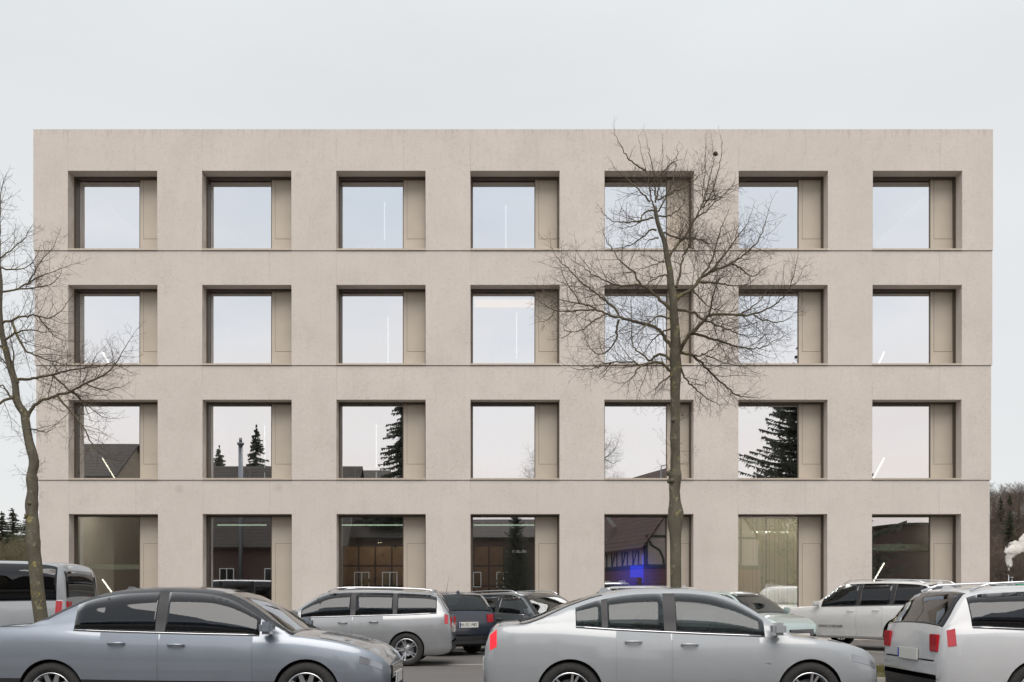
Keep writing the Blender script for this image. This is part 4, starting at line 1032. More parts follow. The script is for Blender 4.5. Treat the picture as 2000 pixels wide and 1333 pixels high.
for i in range(13):
    x = .1 + i*.9; beam((x, 0, 3.4), (x, 0, 4.85), .13)
    if i % 2 == 0 and i < 12: beam((x, 0, 3.4), (x+.8, 0, 4.8), .11); 
beam((0, 0, 3.35), (0, -8.4, 3.35), .26, axis='g'); beam((0, 0, 5.3), (0, -8.4, 5.3), .15, axis='g'); beam((0, -1.6, 7.0), (0, -6.8, 7.0), .15, axis='g')
for y in (0.08, 1.5, 2.9, 4.2, 5.5, 6.9, 8.3):
    top = 4.95 + (4.2 - abs(y - 4.2))*1.30 - .1; beam((0, -y, 3.4), (0, -y, top), .16, axis='g')
for y in (.1, 2.9, 5.5):   # curved braces
    P_ = [(y + .0, 5.2), (y+.35, 4.7), (y+.9, 4.4), (y+1.15, 3.9), (y+1.2, 3.45)]
    for a, b_ in zip(P_[:-1], P_[1:]): beam((0, -a[0], a[1]), (0, -b_[0], b_[1]), .13, .045, 'g')
for x0 in (1.6, 4.2, 6.8):
    f = MB(); f.box(x0, x0+1.0, .005, .06, .9, 2.5); f = f.build('window', M['white'], ht); p_ = MB(); p_.box(x0+.08, x0+.46, .061, .07, .98, 2.42); p_.box(x0+.54, x0+.92, .061, .07, .98, 2.42); p_.build('pane', M['gloss_black'], f)
f = MB(); f.prism([(3.4, 0), (4.0, 0), (4.0, 1.1), (3.4, 1.1)], -.02, .0); sk = f.build('skylight', M['white'], ht); sk.location = (0, -.9, 6.45); sk.rotation_euler = (R(-38), 0, 0)
# hall at the right
X0, _ = mir(1640, 0, -58); X1, _ = mir(2050, 0, -58)
ha = empty('storage_hall', (X0, -58, .05), 0, 'low dark hall with a shallow curved roof, mirrored in the far right ground floor window', 'hall')
W = X1 - X0; z = mir(0, 1062, -58)[1]; n_ = 16
ar = [(W*i/n_, z + 1.6*math.sin(math.pi*min(1, .15 + i/n_*.9))) for i in range(n_+1)]
q = MB(); q.prism([(0, 0), (W, 0)] + ar[::-1], -14, 0); fix_normals(q.build('wall', M['brick_dark'], ha))
q = MB(); q.prism([(x_, z_+.01) for x_, z_ in ar] + [(x_, z_+.22) for x_, z_ in ar[::-1]], -14.3, .3); fix_normals(q.build('roof', M['tile_dark'], ha))
X0, _ = mir(1395, 0, -46); X1, _ = mir(1690, 0, -46)
house('side_house', (X0, -46, .05), 0, X1-X0, 9, 6.6, 9.3, M['brick_dark'], M['tile_dark'], 'dark brick house with closed front, mirrored behind the pale slat blind', .3)
# street lamp
X, z = mir(1291, 909, -35)
sl = empty('street_lamp', (X, -35, .06), 0, 'slim street lamp across the street, mirrored in the first floor window left of the trunk', 'street lamp')
q = MB(); q.tube([(0,0,0),(0,0,z*.5),(0,0,z-.3)], [.09,.06,.045], 12); q.build('pole', M['steel'], sl)
q = MB(); q.tube([(0,0,z-.3),(.05,0,z-.1),(.5,0,z)], .035, 8); q.build('arm', M['steel'], sl)
q = MB(); q.cbox(.35, .95, -.12, .12, z-.06, z+.06, .02); q.build('lamp_head', M['steel'], sl)
# crowd barriers, mirrored in the first ground floor window
def barrier():
    o = empty('crowd_barrier', (0,0,0)); q = MB()
    c = [(-1.0, .05), (-1.0, .9), (-.9, 1.02), (.9, 1.02), (1.0, .9), (1.0, .05)]
    q.tube([(x_, 0, z_) for x_, z_ in c], .02, 8); q.tube([(-1.0, 0, .25), (1.0, 0, .25)], .015, 6); q.build('frame', M['steel'], o)
    for i in range(13): 
        x_ = -.88 + i*.147; q = MB(); q.tube([(x_, 0, .25), (x_, 0, 1.02)], .008, 6, cap=False); q.build('bar', M['steel'], o)
    for x_ in (-.8, .8):
        q = MB(); q.tube([(x_, -.3, .02), (x_, -.2, .06), (x_, .2, .06), (x_, .3, .02)], .015, 6); q.build('foot', M['steel'], o)
    return o
b0 = barrier()
for i, (xp, lab) in enumerate(((232, 'galvanised crowd barrier across the street, left one of the pair'), (262, 'galvanised crowd barrier across the street, right one of the pair'))):
    o = b0 if i == 0 else copy_tree(b0)
    X, _ = mir(xp, 0, -24.5); o.location = (X - i*.9, -24.5 - i*.4, .10); o.rotation_euler = (0, 0, R(8*i)); setp(o, lab, 'barrier', 'crowd barriers across the street')

# ------------------------------------------------------------------ far wood, car park, steam
def hill(name, x0, x1, y0, y1, fn):
    n = 24; vs = []; fs = []
    for i in range(n+1):
        for j in range(n+1):
            x = x0 + (x1-x0)*i/n; y = y0 + (y1-y0)*j/n; vs.append((x, y, fn(x, y) - .5))
    for i in range(n):
        for j in range(n): a = i*(n+1)+j; fs.append((a, a+n+1, a+n+2, a+1))
    me = bpy.data.meshes.new(name); me.from_pydata(vs, [], fs); me.materials.append(M['soil'])
    o = bpy.data.objects.new(name, me); COL.objects.link(o); setp(o, kind='structure'); return o
def sstep(a, b, x): t = max(0, min(1, (x-a)/(b-a))); return t*t*(3-2*t)
def hr(x, y): return 31*sstep(165, 330, y) + 1.5*noise.noise(Vector((x*.02, y*.02, 0)))
def hl(x, y): return 7*sstep(60, 150, y) + .8*noise.noise(Vector((x*.03, y*.03, 3)))
hill('hill', 40, 420, 160, 420, hr); hill('hillside', -220, -25, 58, 260, hl)
def stick_tree(seed):
    rr = random.Random(seed); segs = []
    def br(p, d, L, r, lev):
        q = p.copy(); n = 3
        for i in range(n):
            d = (d + Vector((rr.gauss(0,.12), rr.gauss(0,.12), rr.gauss(.03,.06)))).normalized(); q2 = q + d*L/n
            segs.append((q.copy(), q2.copy(), r*(1-i*.22), r*(1-(i+1)*.22))); q = q2
            if lev < 4:
                for _ in range((3, 2, 2, 2)[lev] if (lev or i) else 1):
                    a = rr.uniform(0, 6.28); nd = (d*.7 + Vector((math.cos(a), math.sin(a), rr.uniform(-.1,.5)))*.75).normalized()
                    br(q, nd, L*rr.uniform(.42, .62), r*.42, lev+1)
    br(Vector((0,0,0)), Vector((0,0,1)), 9, .16, 0)
    vs = []; fs = []
    for a, b_, r0, r1 in segs:
        t = (b_-a).normalized(); u = t.orthogonal().normalized(); w = t.cross(u); n = len(vs); r0 = max(r0, .02); r1 = max(r1, .012)
        for p, r in ((a, r0), (b_, r1)):
            for k_ in range(3): an = k_*2.094; vs.append(tuple(p + (u*math.cos(an) + w*math.sin(an))*r))
        for k_ in range(3): k2 = (k_+1) % 3; fs.append((n+k_, n+k2, n+3+k2, n+3+k_))
    return np.array(vs), np.array(fs)
ST = [stick_tree(s) for s in (1, 2)]
def wood(name, spots, mat, label):
    V = []; F = []; off = 0; rr = np.random.RandomState(2)
    for i, (x, y, z, s) in enumerate(spots):
        v, f = ST[i % 2]; a = rr.uniform(0, 6.28); c, s_ = math.cos(a), math.sin(a)
        w = v @ np.array([[c, s_, 0], [-s_, c, 0], [0, 0, 1]]) * s + np.array([x, y, z]); V.append(w); F.append(f + off); off += len(v)
    V = np.concatenate(V); F = np.concatenate(F)
    me = bpy.data.meshes.new(name); me.vertices.add(len(V)); me.vertices.foreach_set('co', V.ravel().astype(np.float32))
    me.loops.add(F.size); me.loops.foreach_set('vertex_index', F.ravel().astype(np.int32))
    me.polygons.add(len(F)); me.polygons.foreach_set('loop_start', np.arange(0, F.size, 4, dtype=np.int32)); me.polygons.foreach_set('loop_total', np.full(len(F), 4, dtype=np.int32))
    me.update(calc_edges=True); me.materials.append(mat)
    o = bpy.data.objects.new(name, me); COL.objects.link(o); setp(o, label, 'wood', kind='stuff')
brown = simple('winter_wood', (.115, .085, .068), .9, var=.35, scale=.08)
olive = simple('hedge_twigs', (.115, .100, .055), .9, var=.3, scale=.3)
rr = random.Random(8); sp_ = []
for i in range(95):
    y = rr.uniform(170, 330); d = y + D; k_ = rr.uniform(.462, .535); sp_.append((d*k_, y, hr(d*k_, y) - .6, rr.uniform(.55, .85)))
for i in range(150):
    y = rr.uniform(185, 330); d = y + D; k_ = rr.uniform(.535, .86) if i % 5 else rr.uniform(.36, .462); sp_.append((d*k_, y, hr(d*k_, y) - .6, rr.uniform(.7, 1.0)))
wood('bare_wood', sp_, brown, 'brown leafless wood covering the hill right of the office building')
sp_ = []
for i in range(80):
    y = rr.uniform(34, 120); d = y + D; k_ = -rr.uniform(.463, .56); sp_.append((d*k_, y, (hl(d*k_, y) if y > 60 else 0) - .4, rr.uniform(.34, .50) * (1 if y > 50 else .8)))
for i in range(90):
    y = rr.uniform(38, 120); d = y + D; k_ = -rr.uniform(.56, .85); sp_.append((d*k_, y, (hl(d*k_, y) if y > 60 else 0) - .4, rr.uniform(.36, .55)))
wood('bare_thicket', sp_, olive, 'olive brown thicket of bare bushes left of the office building')
pf = conifer('pine_tree', 14, 3.0, 5, M['conifer_far'], .8, .1)
for i, (xp, yp, Y, lab) in enumerate(((1955, 972, 250, 'dark pine on the hilltop nearest the building corner'), (1972, 968, 255, 'tallest dark pine on the hilltop right of the building'), (1942, 982, 262, 'dark pine half hidden by the building edge on the hilltop'),
                                     (1990, 990, 262, 'low dark pine at the right end of the hilltop'), (1973, 998, 215, 'single small pine standing below the hilltop among bare trees'), (2004, 985, 270, 'dark pine cut by the right photo edge'),
                                     (25, 994, 112, 'dark pine with a pointed tip left of the forked linden'), (3, 1000, 105, 'dark pine cut by the left photo edge'), (54, 1000, 118, 'dark pine just left of the forked linden trunk'), (66, 1006, 108, 'dark pine behind the forked linden trunk'))):
    o = pf if i == 0 else copy_tree(pf)
    X, z = px(xp, yp, D + Y); base = hr(X, Y) if X > 0 else hl(X, Y)
    s = (z - base + .8)/14; place(o, (X, Y, base - .8), lab, s, i*1.3, 'pines on the wooded hills'); o.scale = (s*(1.25 if X > 0 else 1.7), s*(1.25 if X > 0 else 1.7), s)
# raised car park far right
q = MB(); q.box(55, 110, 95, 160, -1, 1.55); setp(q.build('car_park', M['asphalt']), kind='structure')
q = MB(); q.box(0, 4.4, 0, 2.5, 0, 2.35); sh = q.build('cabin_wall', M['shed']); 
X, z = px(1960, 1136, D + 136); cabin = empty('site_cabin', (X, 136, 1.55), 0, 'flat white site cabin behind the parked cars, steam rising beside it', 'cabin')
sh.parent = cabin; q = MB(); q.box(-.1, 4.5, -.1, 2.6, 2.351, 2.47); q.build('cabin_roof', M['steel'], cabin)
q = MB(); q.box(.3, .8, -.03, -.001, .9, 1.9); q.build('window', M['gloss_black'], cabin)
for xp, yt, lab in ((1970, 1123, 'thin flue pipe the steam rises from'), (1976.5, 1127, 'short capped flue pipe beside the thin one')):
    X, z = px(xp, yt, D + 135.5); q = MB(); q.tube([(0,0,0),(0,0,z-1.55)], .09, 10)
    if xp > 1975: q.tube([(0,0,z-1.75),(0,0,z-1.6)], [.3,.2], 10)
    o = q.build('flue_pipe', M['steel'], loc=(X, 135.5, 1.55)); setp(o, lab, 'flue')
q = MB(); q.tube([(-.35,0,0),(-.35,0,1.9)], .04, 6); q.tube([(.35,0,0),(.35,0,1.9)], .04, 6); q.tube([(-.4,0,1.7),(.4,0,1.7)], .035, 6)
X, z = px(1969, 1150, 90); st_ = empty('staked_sapling', (X, 90-D, 0), 0, 'young sapling between two wooden stakes at the right of the building', 'tree')
q.build('stake', M['wood'], st_); q = MB(); q.tube([(0,0,0),(.03,0,1.4),(0,0,2.6)], [.03,.025,.01], 6); q.build('trunk', M['twig'], st_)
X, z = px(1992, 1152, D+118); q = MB(); q.cbox(-.55, .55, -.4, .4, 0, 2.1, .05); o = q.build('green_banner_stand', M['green'], loc=(X, 118, 1.55)); setp(o, 'green upright sign behind the far parked cars', 'sign')
# steam plume as a volume
bm_ = bmesh.new(); rr = random.Random(3)
path = [(1970.5, 1121, .18), (1971, 1112, .3), (1972, 1102, .45), (1974, 1092, .6), (1977, 1082, .75), (1976, 1074, .8), (1981, 1076, .85), (1983, 1068, .85), (1988, 1062, .95), (1994, 1066, .95), (1998, 1059, 1.0), (2005, 1064, 1.15), (2015, 1058, 1.3), (1990, 1071, .7)]
for xp, yp, r in path:
    X, z = px(xp, yp, D + 135.5)
    for k_ in range(3 if r > .4 else 1):
        mt_ = Matrix.Translation((X + rr.gauss(0, .25)*r, 135.5 + rr.gauss(0, .4)*r, z + rr.gauss(0, .25)*r)) @ Matrix.Scale(r*rr.uniform(.6, .95), 4)
        bmesh.ops.create_icosphere(bm_, subdivisions=3, radius=1, matrix=mt_)
me = bpy.data.meshes.new('steam'); bm_.to_mesh(me); bm_.free(); so = bpy.data.objects.new('steam_plume', me); COL.objects.link(so)
rm = so.modifiers.new('r', 'REMESH'); rm.mode = 'VOXEL'; rm.voxel_size = .16
dg = bpy.context.evaluated_depsgraph_get(); me2 = bpy.data.meshes.new_from_object(so.evaluated_get(dg)); so.modifiers.clear(); so.data = me2
for v in me2.vertices: v.co += v.co.normalized()*0 + Vector((noise.noise(v.co*1.3), noise.noise(v.co*1.3 + Vector((9,0,0))), noise.noise(v.co*1.3 + Vector((0,9,0)))))*.45 + Vector((noise.noise(v.co*4), 0, noise.noise(v.co*4 + Vector((3,3,3)))))*.14
t = NT('steam'); t.t.nodes.remove(t.b); v = t.n('ShaderNodeVolumePrincipled'); v.inputs['Color'].default_value = (.97, .95, .92, 1); nzv = t.noise(1.6, 5, .65); t.l(t.math('MULTIPLY', t.ramp(nzv, [(.40, (.05,)*3), (.58, (1,)*3)]), 3.6), v.inputs['Density'])
t.l(v.outputs[0], t.o.inputs['Volume']); me2.materials.clear(); me2.materials.append(t.m)
setp(so, 'white steam plume drifting right above the site cabin', 'steam')

# ------------------------------------------------------------------ cars
def pchip(keys):
    xs = [k_[0] for k_ in keys]; ys = [k_[1] for k_ in keys]; n = len(xs)
    h = [xs[i+1]-xs[i] for i in range(n-1)]; dl = [(ys[i+1]-ys[i])/h[i] for i in range(n-1)]
    m = [dl[0]] + [0 if dl[i-1]*dl[i] <= 0 else 2*dl[i-1]*dl[i]/(dl[i-1]+dl[i]) for i in range(1, n-1)] + [dl[-1]]
    def f(x):
        if x <= xs[0]: return ys[0]
        if x >= xs[-1]: return ys[-1]
        i = 0
        while x > xs[i+1]: i += 1
        t = (x-xs[i])/h[i]
        return (2*t**3-3*t*t+1)*ys[i] + (t**3-2*t*t+t)*h[i]*m[i] + (-2*t**3+3*t*t)*ys[i+1] + (t**3-t*t)*h[i]*m[i+1]
    return f

# fractions of length, heights in metres; x forward
TYPES = {
 'sedan': dict(H=1.44, belt=[(-.5,.66),(-.493,.80),(-.475,.93),(-.45,.985),(-.36,1.00),(-.15,.965),(.05,.94),(.20,.925),(.27,.915),(.36,.865),(.43,.79),(.475,.70),(.495,.60),(.5,.52)],
    roof=[(-.37,1.01),(-.33,1.08),(-.26,1.25),(-.20,1.365),(-.12,1.425),(-.02,1.44),(.06,1.425),(.11,1.38),(.17,1.25),(.23,1.07),(.275,.945)], rg=(-.37,-.19), ws=(.10,.275), sg=(-.235,.20), pil=[(-.045,-.022)], doors=[(-.17,-.035),(-.031,.185)], wx=(-.285,.31), arch=.345, R=.325, door_r=(-.185,-.035)),
 'wagon': dict(H=1.47, belt=[(-.5,.64),(-.495,.85),(-.485,.98),(-.46,1.01),(-.3,.985),(-.05,.955),(.12,.935),(.22,.925),(.28,.91),(.37,.86),(.44,.77),(.48,.67),(.496,.58),(.5,.50)],
    roof=[(-.487,1.03),(-.475,1.10),(-.452,1.27),(-.43,1.38),(-.39,1.425),(-.2,1.46),(-.03,1.47),(.06,1.45),(.115,1.395),(.175,1.25),(.235,1.07),(.28,.94)], rg=(-.487,-.425), ws=(.105,.28), sg=(-.43,.205), pil=[(-.05,-.027),(-.245,-.225)], doors=[(-.18,-.04),(-.036,.19)], wx=(-.29,.31), arch=.35, R=.325),
 'suv': dict(H=1.76, belt=[(-.5,.72),(-.495,.95),(-.485,1.12),(-.465,1.17),(-.3,1.15),(-.05,1.12),(.15,1.10),(.22,1.10),(.28,1.09),(.40,1.055),(.455,1.01),(.485,.93),(.497,.80),(.5,.62)],
    roof=[(-.487,1.20),(-.475,1.30),(-.45,1.52),(-.42,1.67),(-.36,1.725),(-.15,1.76),(0,1.755),(.05,1.73),(.095,1.67),(.15,1.50),(.205,1.30),(.25,1.125)], rg=(-.487,-.42), ws=(.088,.25), sg=(-.43,.185), pil=[(-.06,-.035),(-.26,-.235)], doors=[(-.20,-.05),(-.045,.18)], wx=(-.297,.309), arch=.45, R=.385),
 'van': dict(H=2.02, belt=[(-.5,.60),(-.497,1.0),(-.49,1.22),(-.47,1.24),(-.2,1.22),(.1,1.18),(.3,1.12),(.36,1.10),(.42,1.03),(.47,.90),(.495,.70),(.5,.52)],
    roof=[(-.492,1.30),(-.487,1.6),(-.475,1.85),(-.45,1.95),(-.4,1.985),(0,2.02),(.17,1.99),(.22,1.93),(.28,1.65),(.34,1.32),(.37,1.13)], rg=(-.492,-.478), ws=(.22,.37), sg=(-.46,.30), pil=[(.03,.06),(-.22,-.19)], doors=[(-.20,.045),(.05,.28)], wx=(-.30,.33), arch=.37, R=.335),
}
TYPES['coupe'] = dict(TYPES['sedan'], belt=[(-.5,.64),(-.494,.82),(-.48,.96),(-.455,1.02),(-.36,1.035),(-.15,.985),(.05,.945),(.20,.92),(.27,.905),(.36,.86),(.43,.80),(.475,.715),(.495,.60),(.5,.50)],
    roof=[(-.41,1.045),(-.36,1.12),(-.28,1.27),(-.20,1.375),(-.11,1.43),(-.01,1.44),(.06,1.42),(.115,1.365),(.175,1.23),(.235,1.05),(.275,.935)], rg=(-.41,-.20), ws=(.105,.275), sg=(-.27,.20), pil=[(-.05,-.02),(-.205,-.19)])
SPECS = []
def rim(parent, R_, nsp, side, style):
    mb = MB(); rr_ = R_*.68
    mb.lathe([(rr_+.008, -.02), (rr_+.012, .085), (rr_-.012, .095), (rr_-.03, .06), (rr_-.04, -.06)], 36, 'y')
    mb.lathe([(.0, .072), (.032, .072), (.045, .055), (.05, .0)], 20, 'y')
    for i in range(nsp):
        a = 2*math.pi*i/nsp
        for off in ((-.10, .10) if style else (0,)):
            p0 = Vector((math.cos(a+off*.4)*.035, .055, math.sin(a+off*.4)*.035)); p1 = Vector((math.cos(a+off*1.6)*(rr_-.01), .078, math.sin(a+off*1.6)*(rr_-.01)))
            t = (p1-p0).normalized(); s = Vector((-t.z, 0, t.x)); w0, w1 = (.016, .011) if style else (.03, .022)
            vs = [p0-s*w0, p0+s*w0, p1+s*w1, p1-s*w1]; vs = vs + [v - Vector((0, .03, 0)) for v in vs]
            mb.add(vs, [(0,1,2,3), (7,6,5,4), (0,4,5,1), (1,5,6,2), (2,6,7,3), (3,7,4,0)])
    if side < 0: mb.v = [(x, -y, z) for x, y, z in mb.v]
    o = mb.build('rim', M['alloy'], parent, sharp=40); fix_normals(o)
    mb = MB(); mb.lathe([(0, .0), (rr_*.62, .0), (rr_*.62, -.02), (0, -.02)], 24, 'y')
    if side < 0: mb.v = [(x, -y, z) for x, y, z in mb.v]
    fix_normals(mb.build('brake_disc', M['steel'], parent))

def make_car(name, typ, L, W, H, paint, loc, rz, label, cat='car', group=None, glass='carglass', plate_r=None, plate_f=None, rails=False, lights=False, nsp=5, style=1, twotone=None, clad=False, antenna=False, sill_col=None, high=False):
    T = TYPES[typ]; k_h = H/T['H']
    fb = pchip([(a*L, b*k_h) for a, b in T['belt']]); frf = pchip([(a*L, b*k_h) for a, b in T['roof']])
    r0, r1 = T['roof'][0][0]*L, T['roof'][-1][0]*L; hw = W/2
    fz = pchip([(-.5*L, .34), (-.49*L, .26), (-.43*L, .20), (-.2*L, .19), (.38*L, .18), (.47*L, .20), (.495*L, .26), (.5*L, .34)])
    if typ == 'suv': fz0 = fz; fz = lambda x: fz0(x) + .10
    fw = pchip([(-.5*L, .80), (-.492*L, .875), (-.47*L, .93), (-.40*L, .975), (-.2*L, 1.0), (.15*L, 1.0), (.33*L, .985), (.42*L, .94), (.465*L, .875), (.488*L, .79), (.5*L, .66)])
    xs = set()
    for k_ in range(61): xs.add(round(-.5*L + L*k_/60, 3))
    for a in [-.499, -.497, -.494, .494, .497, .499, T['rg'][0], T['rg'][1], T['ws'][0], T['ws'][1], T['sg'][0], T['sg'][1]] + [v for p in T['pil'] for v in p] + [v for p in T['doors'] for v in p]: xs.add(round(a*L, 3))
    xs = sorted(xs); ys_ = [xs[0]]
    must = {round(a*L, 3) for a in [T['rg'][0], T['rg'][1], T['ws'][0], T['ws'][1], T['sg'][0], T['sg'][1], -.5, .5] + [v for p in T['pil'] for v in p] + [v for p in T['doors'] for v in p]}
    for x in xs[1:]:
        if x - ys_[-1] < .012 and abs(x) < .485*L:
            if x in must: ys_[-1] = x if ys_[-1] not in must else ys_[-1]
            if x in must and ys_[-1] != x: ys_.append(x)
            continue
        ys_.append(x)
    xs = ys_
    rings = []
    for x in xs:
        w = hw*fw(x); zt = fb(x); zb = fz(x); cab = r0 < x < r1
        zr = max(frf(x), zt + .035) if cab else zt + .035*min(1, (zt - .5)*4)
        f = min(1, (zr - zt - .03)/.40) if cab else 0; f = max(0, f)
        wt_ = w*(.93*(1-f) + (.745 if typ != 'van' else .86)*f)      # half width at roof rail
        h = zt - zb; P = [(0, zb), (.82*w, zb), (.93*w, zb+.015), (.965*w, zb+.07), (.962*w, zb+.16), (.985*w, zb+.36*h), (1.0*w, zb+.58*h), (.992*w, zb+.76*h), (.972*w, zb+.88*h), (.948*w, zt-.006), (.925*w, zt+.012)]
        sb, se = (.925*w, zt+.012), (wt_, zr - (.055 if f > .3 else .02 + .035*f))
        if se[1] < sb[1] + .006: se = (se[0]*.97, sb[1]+.006)
        for t in (.33, .67): P.append((sb[0] + (se[0]-sb[0])*t + .018*f*math.sin(math.pi*t), sb[1] + (se[1]-sb[1])*t))
        P.append(se); P.append((se[0]-.045*min(1, f*2+.3), zr - .018)); P.append((se[0]*.78, zr-.004)); P.append((se[0]*.42, zr+.010)); P.append((0, zr+.014))
        rings.append(P)
    NP = len(rings[0]); ring_n = 2*NP - 2
    bm = bmesh.new(); V = []
    for x, P in zip(xs, rings):
        row = [bm.verts.new((x, -y, z)) for y, z in P] + [bm.verts.new((x, y, z)) for y, z in P[-2:0:-1]]
        V.append(row)
    def seg_of(j): return j if j < NP-1 else 2*(NP-1) - 1 - j
    def inr(x, r): return r[0]*L - 1e-4 <= x <= r[1]*L + 1e-4
    for i in range(len(xs)-1):
        xm = (xs[i]+xs[i+1])/2; zt = fb(xm); zr = frf(xm) if r0 < xm < r1 else zt
        for j in range(ring_n):
            j2 = (j+1) % ring_n; s = seg_of(j); m = 0
            if s in (10, 11, 12) and inr(xm, T['sg']) and zr - zt > .12:
                m = 3
                if any(inr(xm, p) for p in T['pil']): m = 1
            elif s == 9 and inr(xm, T['sg']): m = 1
            elif s in (14, 15, 16) and inr(xm, T['ws']): m = 2
            elif s in (14, 15, 16) and inr(xm, T['rg']): m = 5
            elif s == 13 and inr(xm, (T['ws'][0]+.02, T['ws'][1])) and typ == 'none': m = 1
            elif s in (0, 1): m = 1
            elif s in (2, 3, 4) and clad: m = 1
            if s == 7 and xm > .425*L and xm < .487*L: m = 6
            if typ == 'sedan' and s in (7, 8) and -.479*L < xm < -.450*L: m = 7
            if typ != 'sedan' and s in (7, 8) and -.485*L < xm < -.462*L: m = 7
            if s == 13 and twotone and T['rg'][0]*L < xm < T['ws'][1]*L: m = 8
            if s >= 14 and twotone and m == 0 and T['rg'][1]*L < xm < T['ws'][0]*L: m = 8
            fc = bm.faces.new((V[i][j], V[i+1][j], V[i+1][j2], V[i][j2])); fc.material_index = m; fc.smooth = True
    for i, fl_ in ((0, False), (len(xs)-1, True)):
        row = V[i]
        for j in range(NP-1):
            a, b_ = row[j], row[j+1]; c = row[(ring_n - j - 1) % ring_n]; d = row[(ring_n - j) % ring_n]
            q = []
            for v in (a, b_, c, d):
                if v not in q: q.append(v)
            fc = bm.faces.new(q); fc.smooth = True
            fc.material_index = 1 if j < 5 else 0
    bmesh.ops.recalc_face_normals(bm, faces=bm.faces)
    me = bpy.data.meshes.new('body'); bm.to_mesh(me); bm.free()
    mats = [paint, M['black'], M[glass], M[glass], M['gloss_black'], M[glass], M['reflector'], M['red'], twotone or M['gloss_black']]
    for m in mats: me.materials.append(m)
    tmp = bpy.data.objects.new('tmp', me); COL.objects.link(tmp)
    cutters = []
    for wx in T['wx']:
        for sd in (-1, 1):
            c = MB(); n_ = 40; Ra = T['arch']*(T['R'] and 1); zc = T['R'] + .01
            pts = []
            for k_ in range(n_): a = 2*math.pi*k_/n_; pts.append((wx*L + Ra*math.cos(a), zc + Ra*math.sin(a)))
            y0, y1 = sorted((sd*(hw*1.15), sd*(hw-.30)))
            c.prism(pts, y0, y1, 1)
            co = fix_normals(c.build('cut', [M['black']]*9)); cutters.append(co)
            bo = tmp.modifiers.new('b', 'BOOLEAN'); bo.operation = 'DIFFERENCE'; bo.solver = 'EXACT'; bo.object = co
    dg = bpy.context.evaluated_depsgraph_get(); me2 = bpy.data.meshes.new_from_object(tmp.evaluated_get(dg))
    for c in cutters: bpy.data.objects.remove(c)
    bpy.data.objects.remove(tmp)
    root = empty(name, loc, rz, label, cat, group)
    bm = bmesh.new(); bm.from_mesh(me2)
    def extract(pred, nm, mat, inset=0.0, push=0.0, keep=False, lab=None, split=True, solid=0.0):
        faces = [f for f in bm.faces if pred(f)]
        seen = set(); out = []
        groups = []
        if split:
            fs_ = set(faces)
            while fs_:
                st_ = [fs_.pop()]; g_ = list(st_)
                while st_:
                    f = st_.pop()
                    for e in f.edges:
                        for f2 in e.link_faces:
                            if f2 in fs_: fs_.remove(f2); st_.append(f2); g_.append(f2)
                groups.append(g_)
        else: groups = [faces] if faces else []
        for g_ in groups:
            if len(g_) < 1: continue
            n = bmesh.new(); vm = {}
            for f in g_:
                vs = []
                for v in f.verts:
                    if v not in vm: vm[v] = n.verts.new(v.co + v.normal*push)
                    vs.append(vm[v])
                try: nf = n.faces.new(vs); nf.smooth = True
                except ValueError: pass
            if inset:
                r_ = bmesh.ops.inset_region(n, faces=n.faces[:], thickness=inset, use_boundary=True, use_even_offset=True)
                bmesh.ops.delete(n, geom=r_['faces'], context='FACES')
            n.normal_update()
            m_ = bpy.data.meshes.new(nm); n.to_mesh(m_); n.free(); m_.materials.append(mat)
            o = bpy.data.objects.new(nm, m_); COL.objects.link(o); o.parent = root; out.append(o)
            if solid:
                md = o.modifiers.new('thick', 'SOLIDIFY'); md.thickness = solid; md.offset = -1
            if lab: o['label'] = lab
        if keep:
            for f in faces: f.material_index = 4
        elif faces: bmesh.ops.delete(bm, geom=faces, context='FACES')
        return out
    bm.normal_update()
    # doors
    for dr in T['doors']:
        for sd in (-1, 1):
            lo, hi = dr[0]*L, dr[1]*L
            def isdoor(f):
                if f.material_index not in (0, 1): return False
                c = f.calc_center_median()
                if c.y*sd < hw*.6 or not (lo < c.x < hi): return False
                if abs(f.normal.y) < .35: return False
                return fz(c.x) + .08 < c.z < fb(c.x) + .004 and f.material_index == 0
            ds = extract(isdoor, 'door', paint, .0075, .003, keep=True, split=False)
            if ds:
                hx = lo + .09 if True else hi; zh = fb(hx) - .115*k_h; y = sd*(hw*fw(hx)*.992)
                q = MB(); q.tube([(hx, y, zh), (hx+.03, y+sd*.028, zh+.004), (hx+.14, y+sd*.028, zh+.004), (hx+.17, y, zh)], [.012, .013, .013, .012], 8)
                q.build('door_handle', paint, ds[0])
                # make seam faces fall back a touch
    extract(lambda f: f.material_index == 2, 'windscreen', M['carglass'] if glass != 'darkglass' else M['carglass'], solid=.004)
    extract(lambda f: f.material_index == 5, 'rear_window', M[glass], solid=.004)
    extract(lambda f: f.material_index == 3, 'side_window', M[glass], solid=.004)
    extract(lambda f: f.material_index == 6, 'headlight', M['headlit'] if lights == 'head' else M['reflector'], keep=True, push=.003, inset=.004)
    extract(lambda f: f.material_index == 7, 'tail_light', M['redlit'] if lights == 'tail' else M['red'], keep=True, push=.003, inset=.004)
    m_ = bpy.data.meshes.new('body'); bm.to_mesh(m_); bm.free()
    for m in mats: m_.materials.append(m)
    m_.set_sharp_from_angle(angle=R(38))
    body = bpy.data.objects.new('body', m_); COL.objects.link(body); body.parent = root
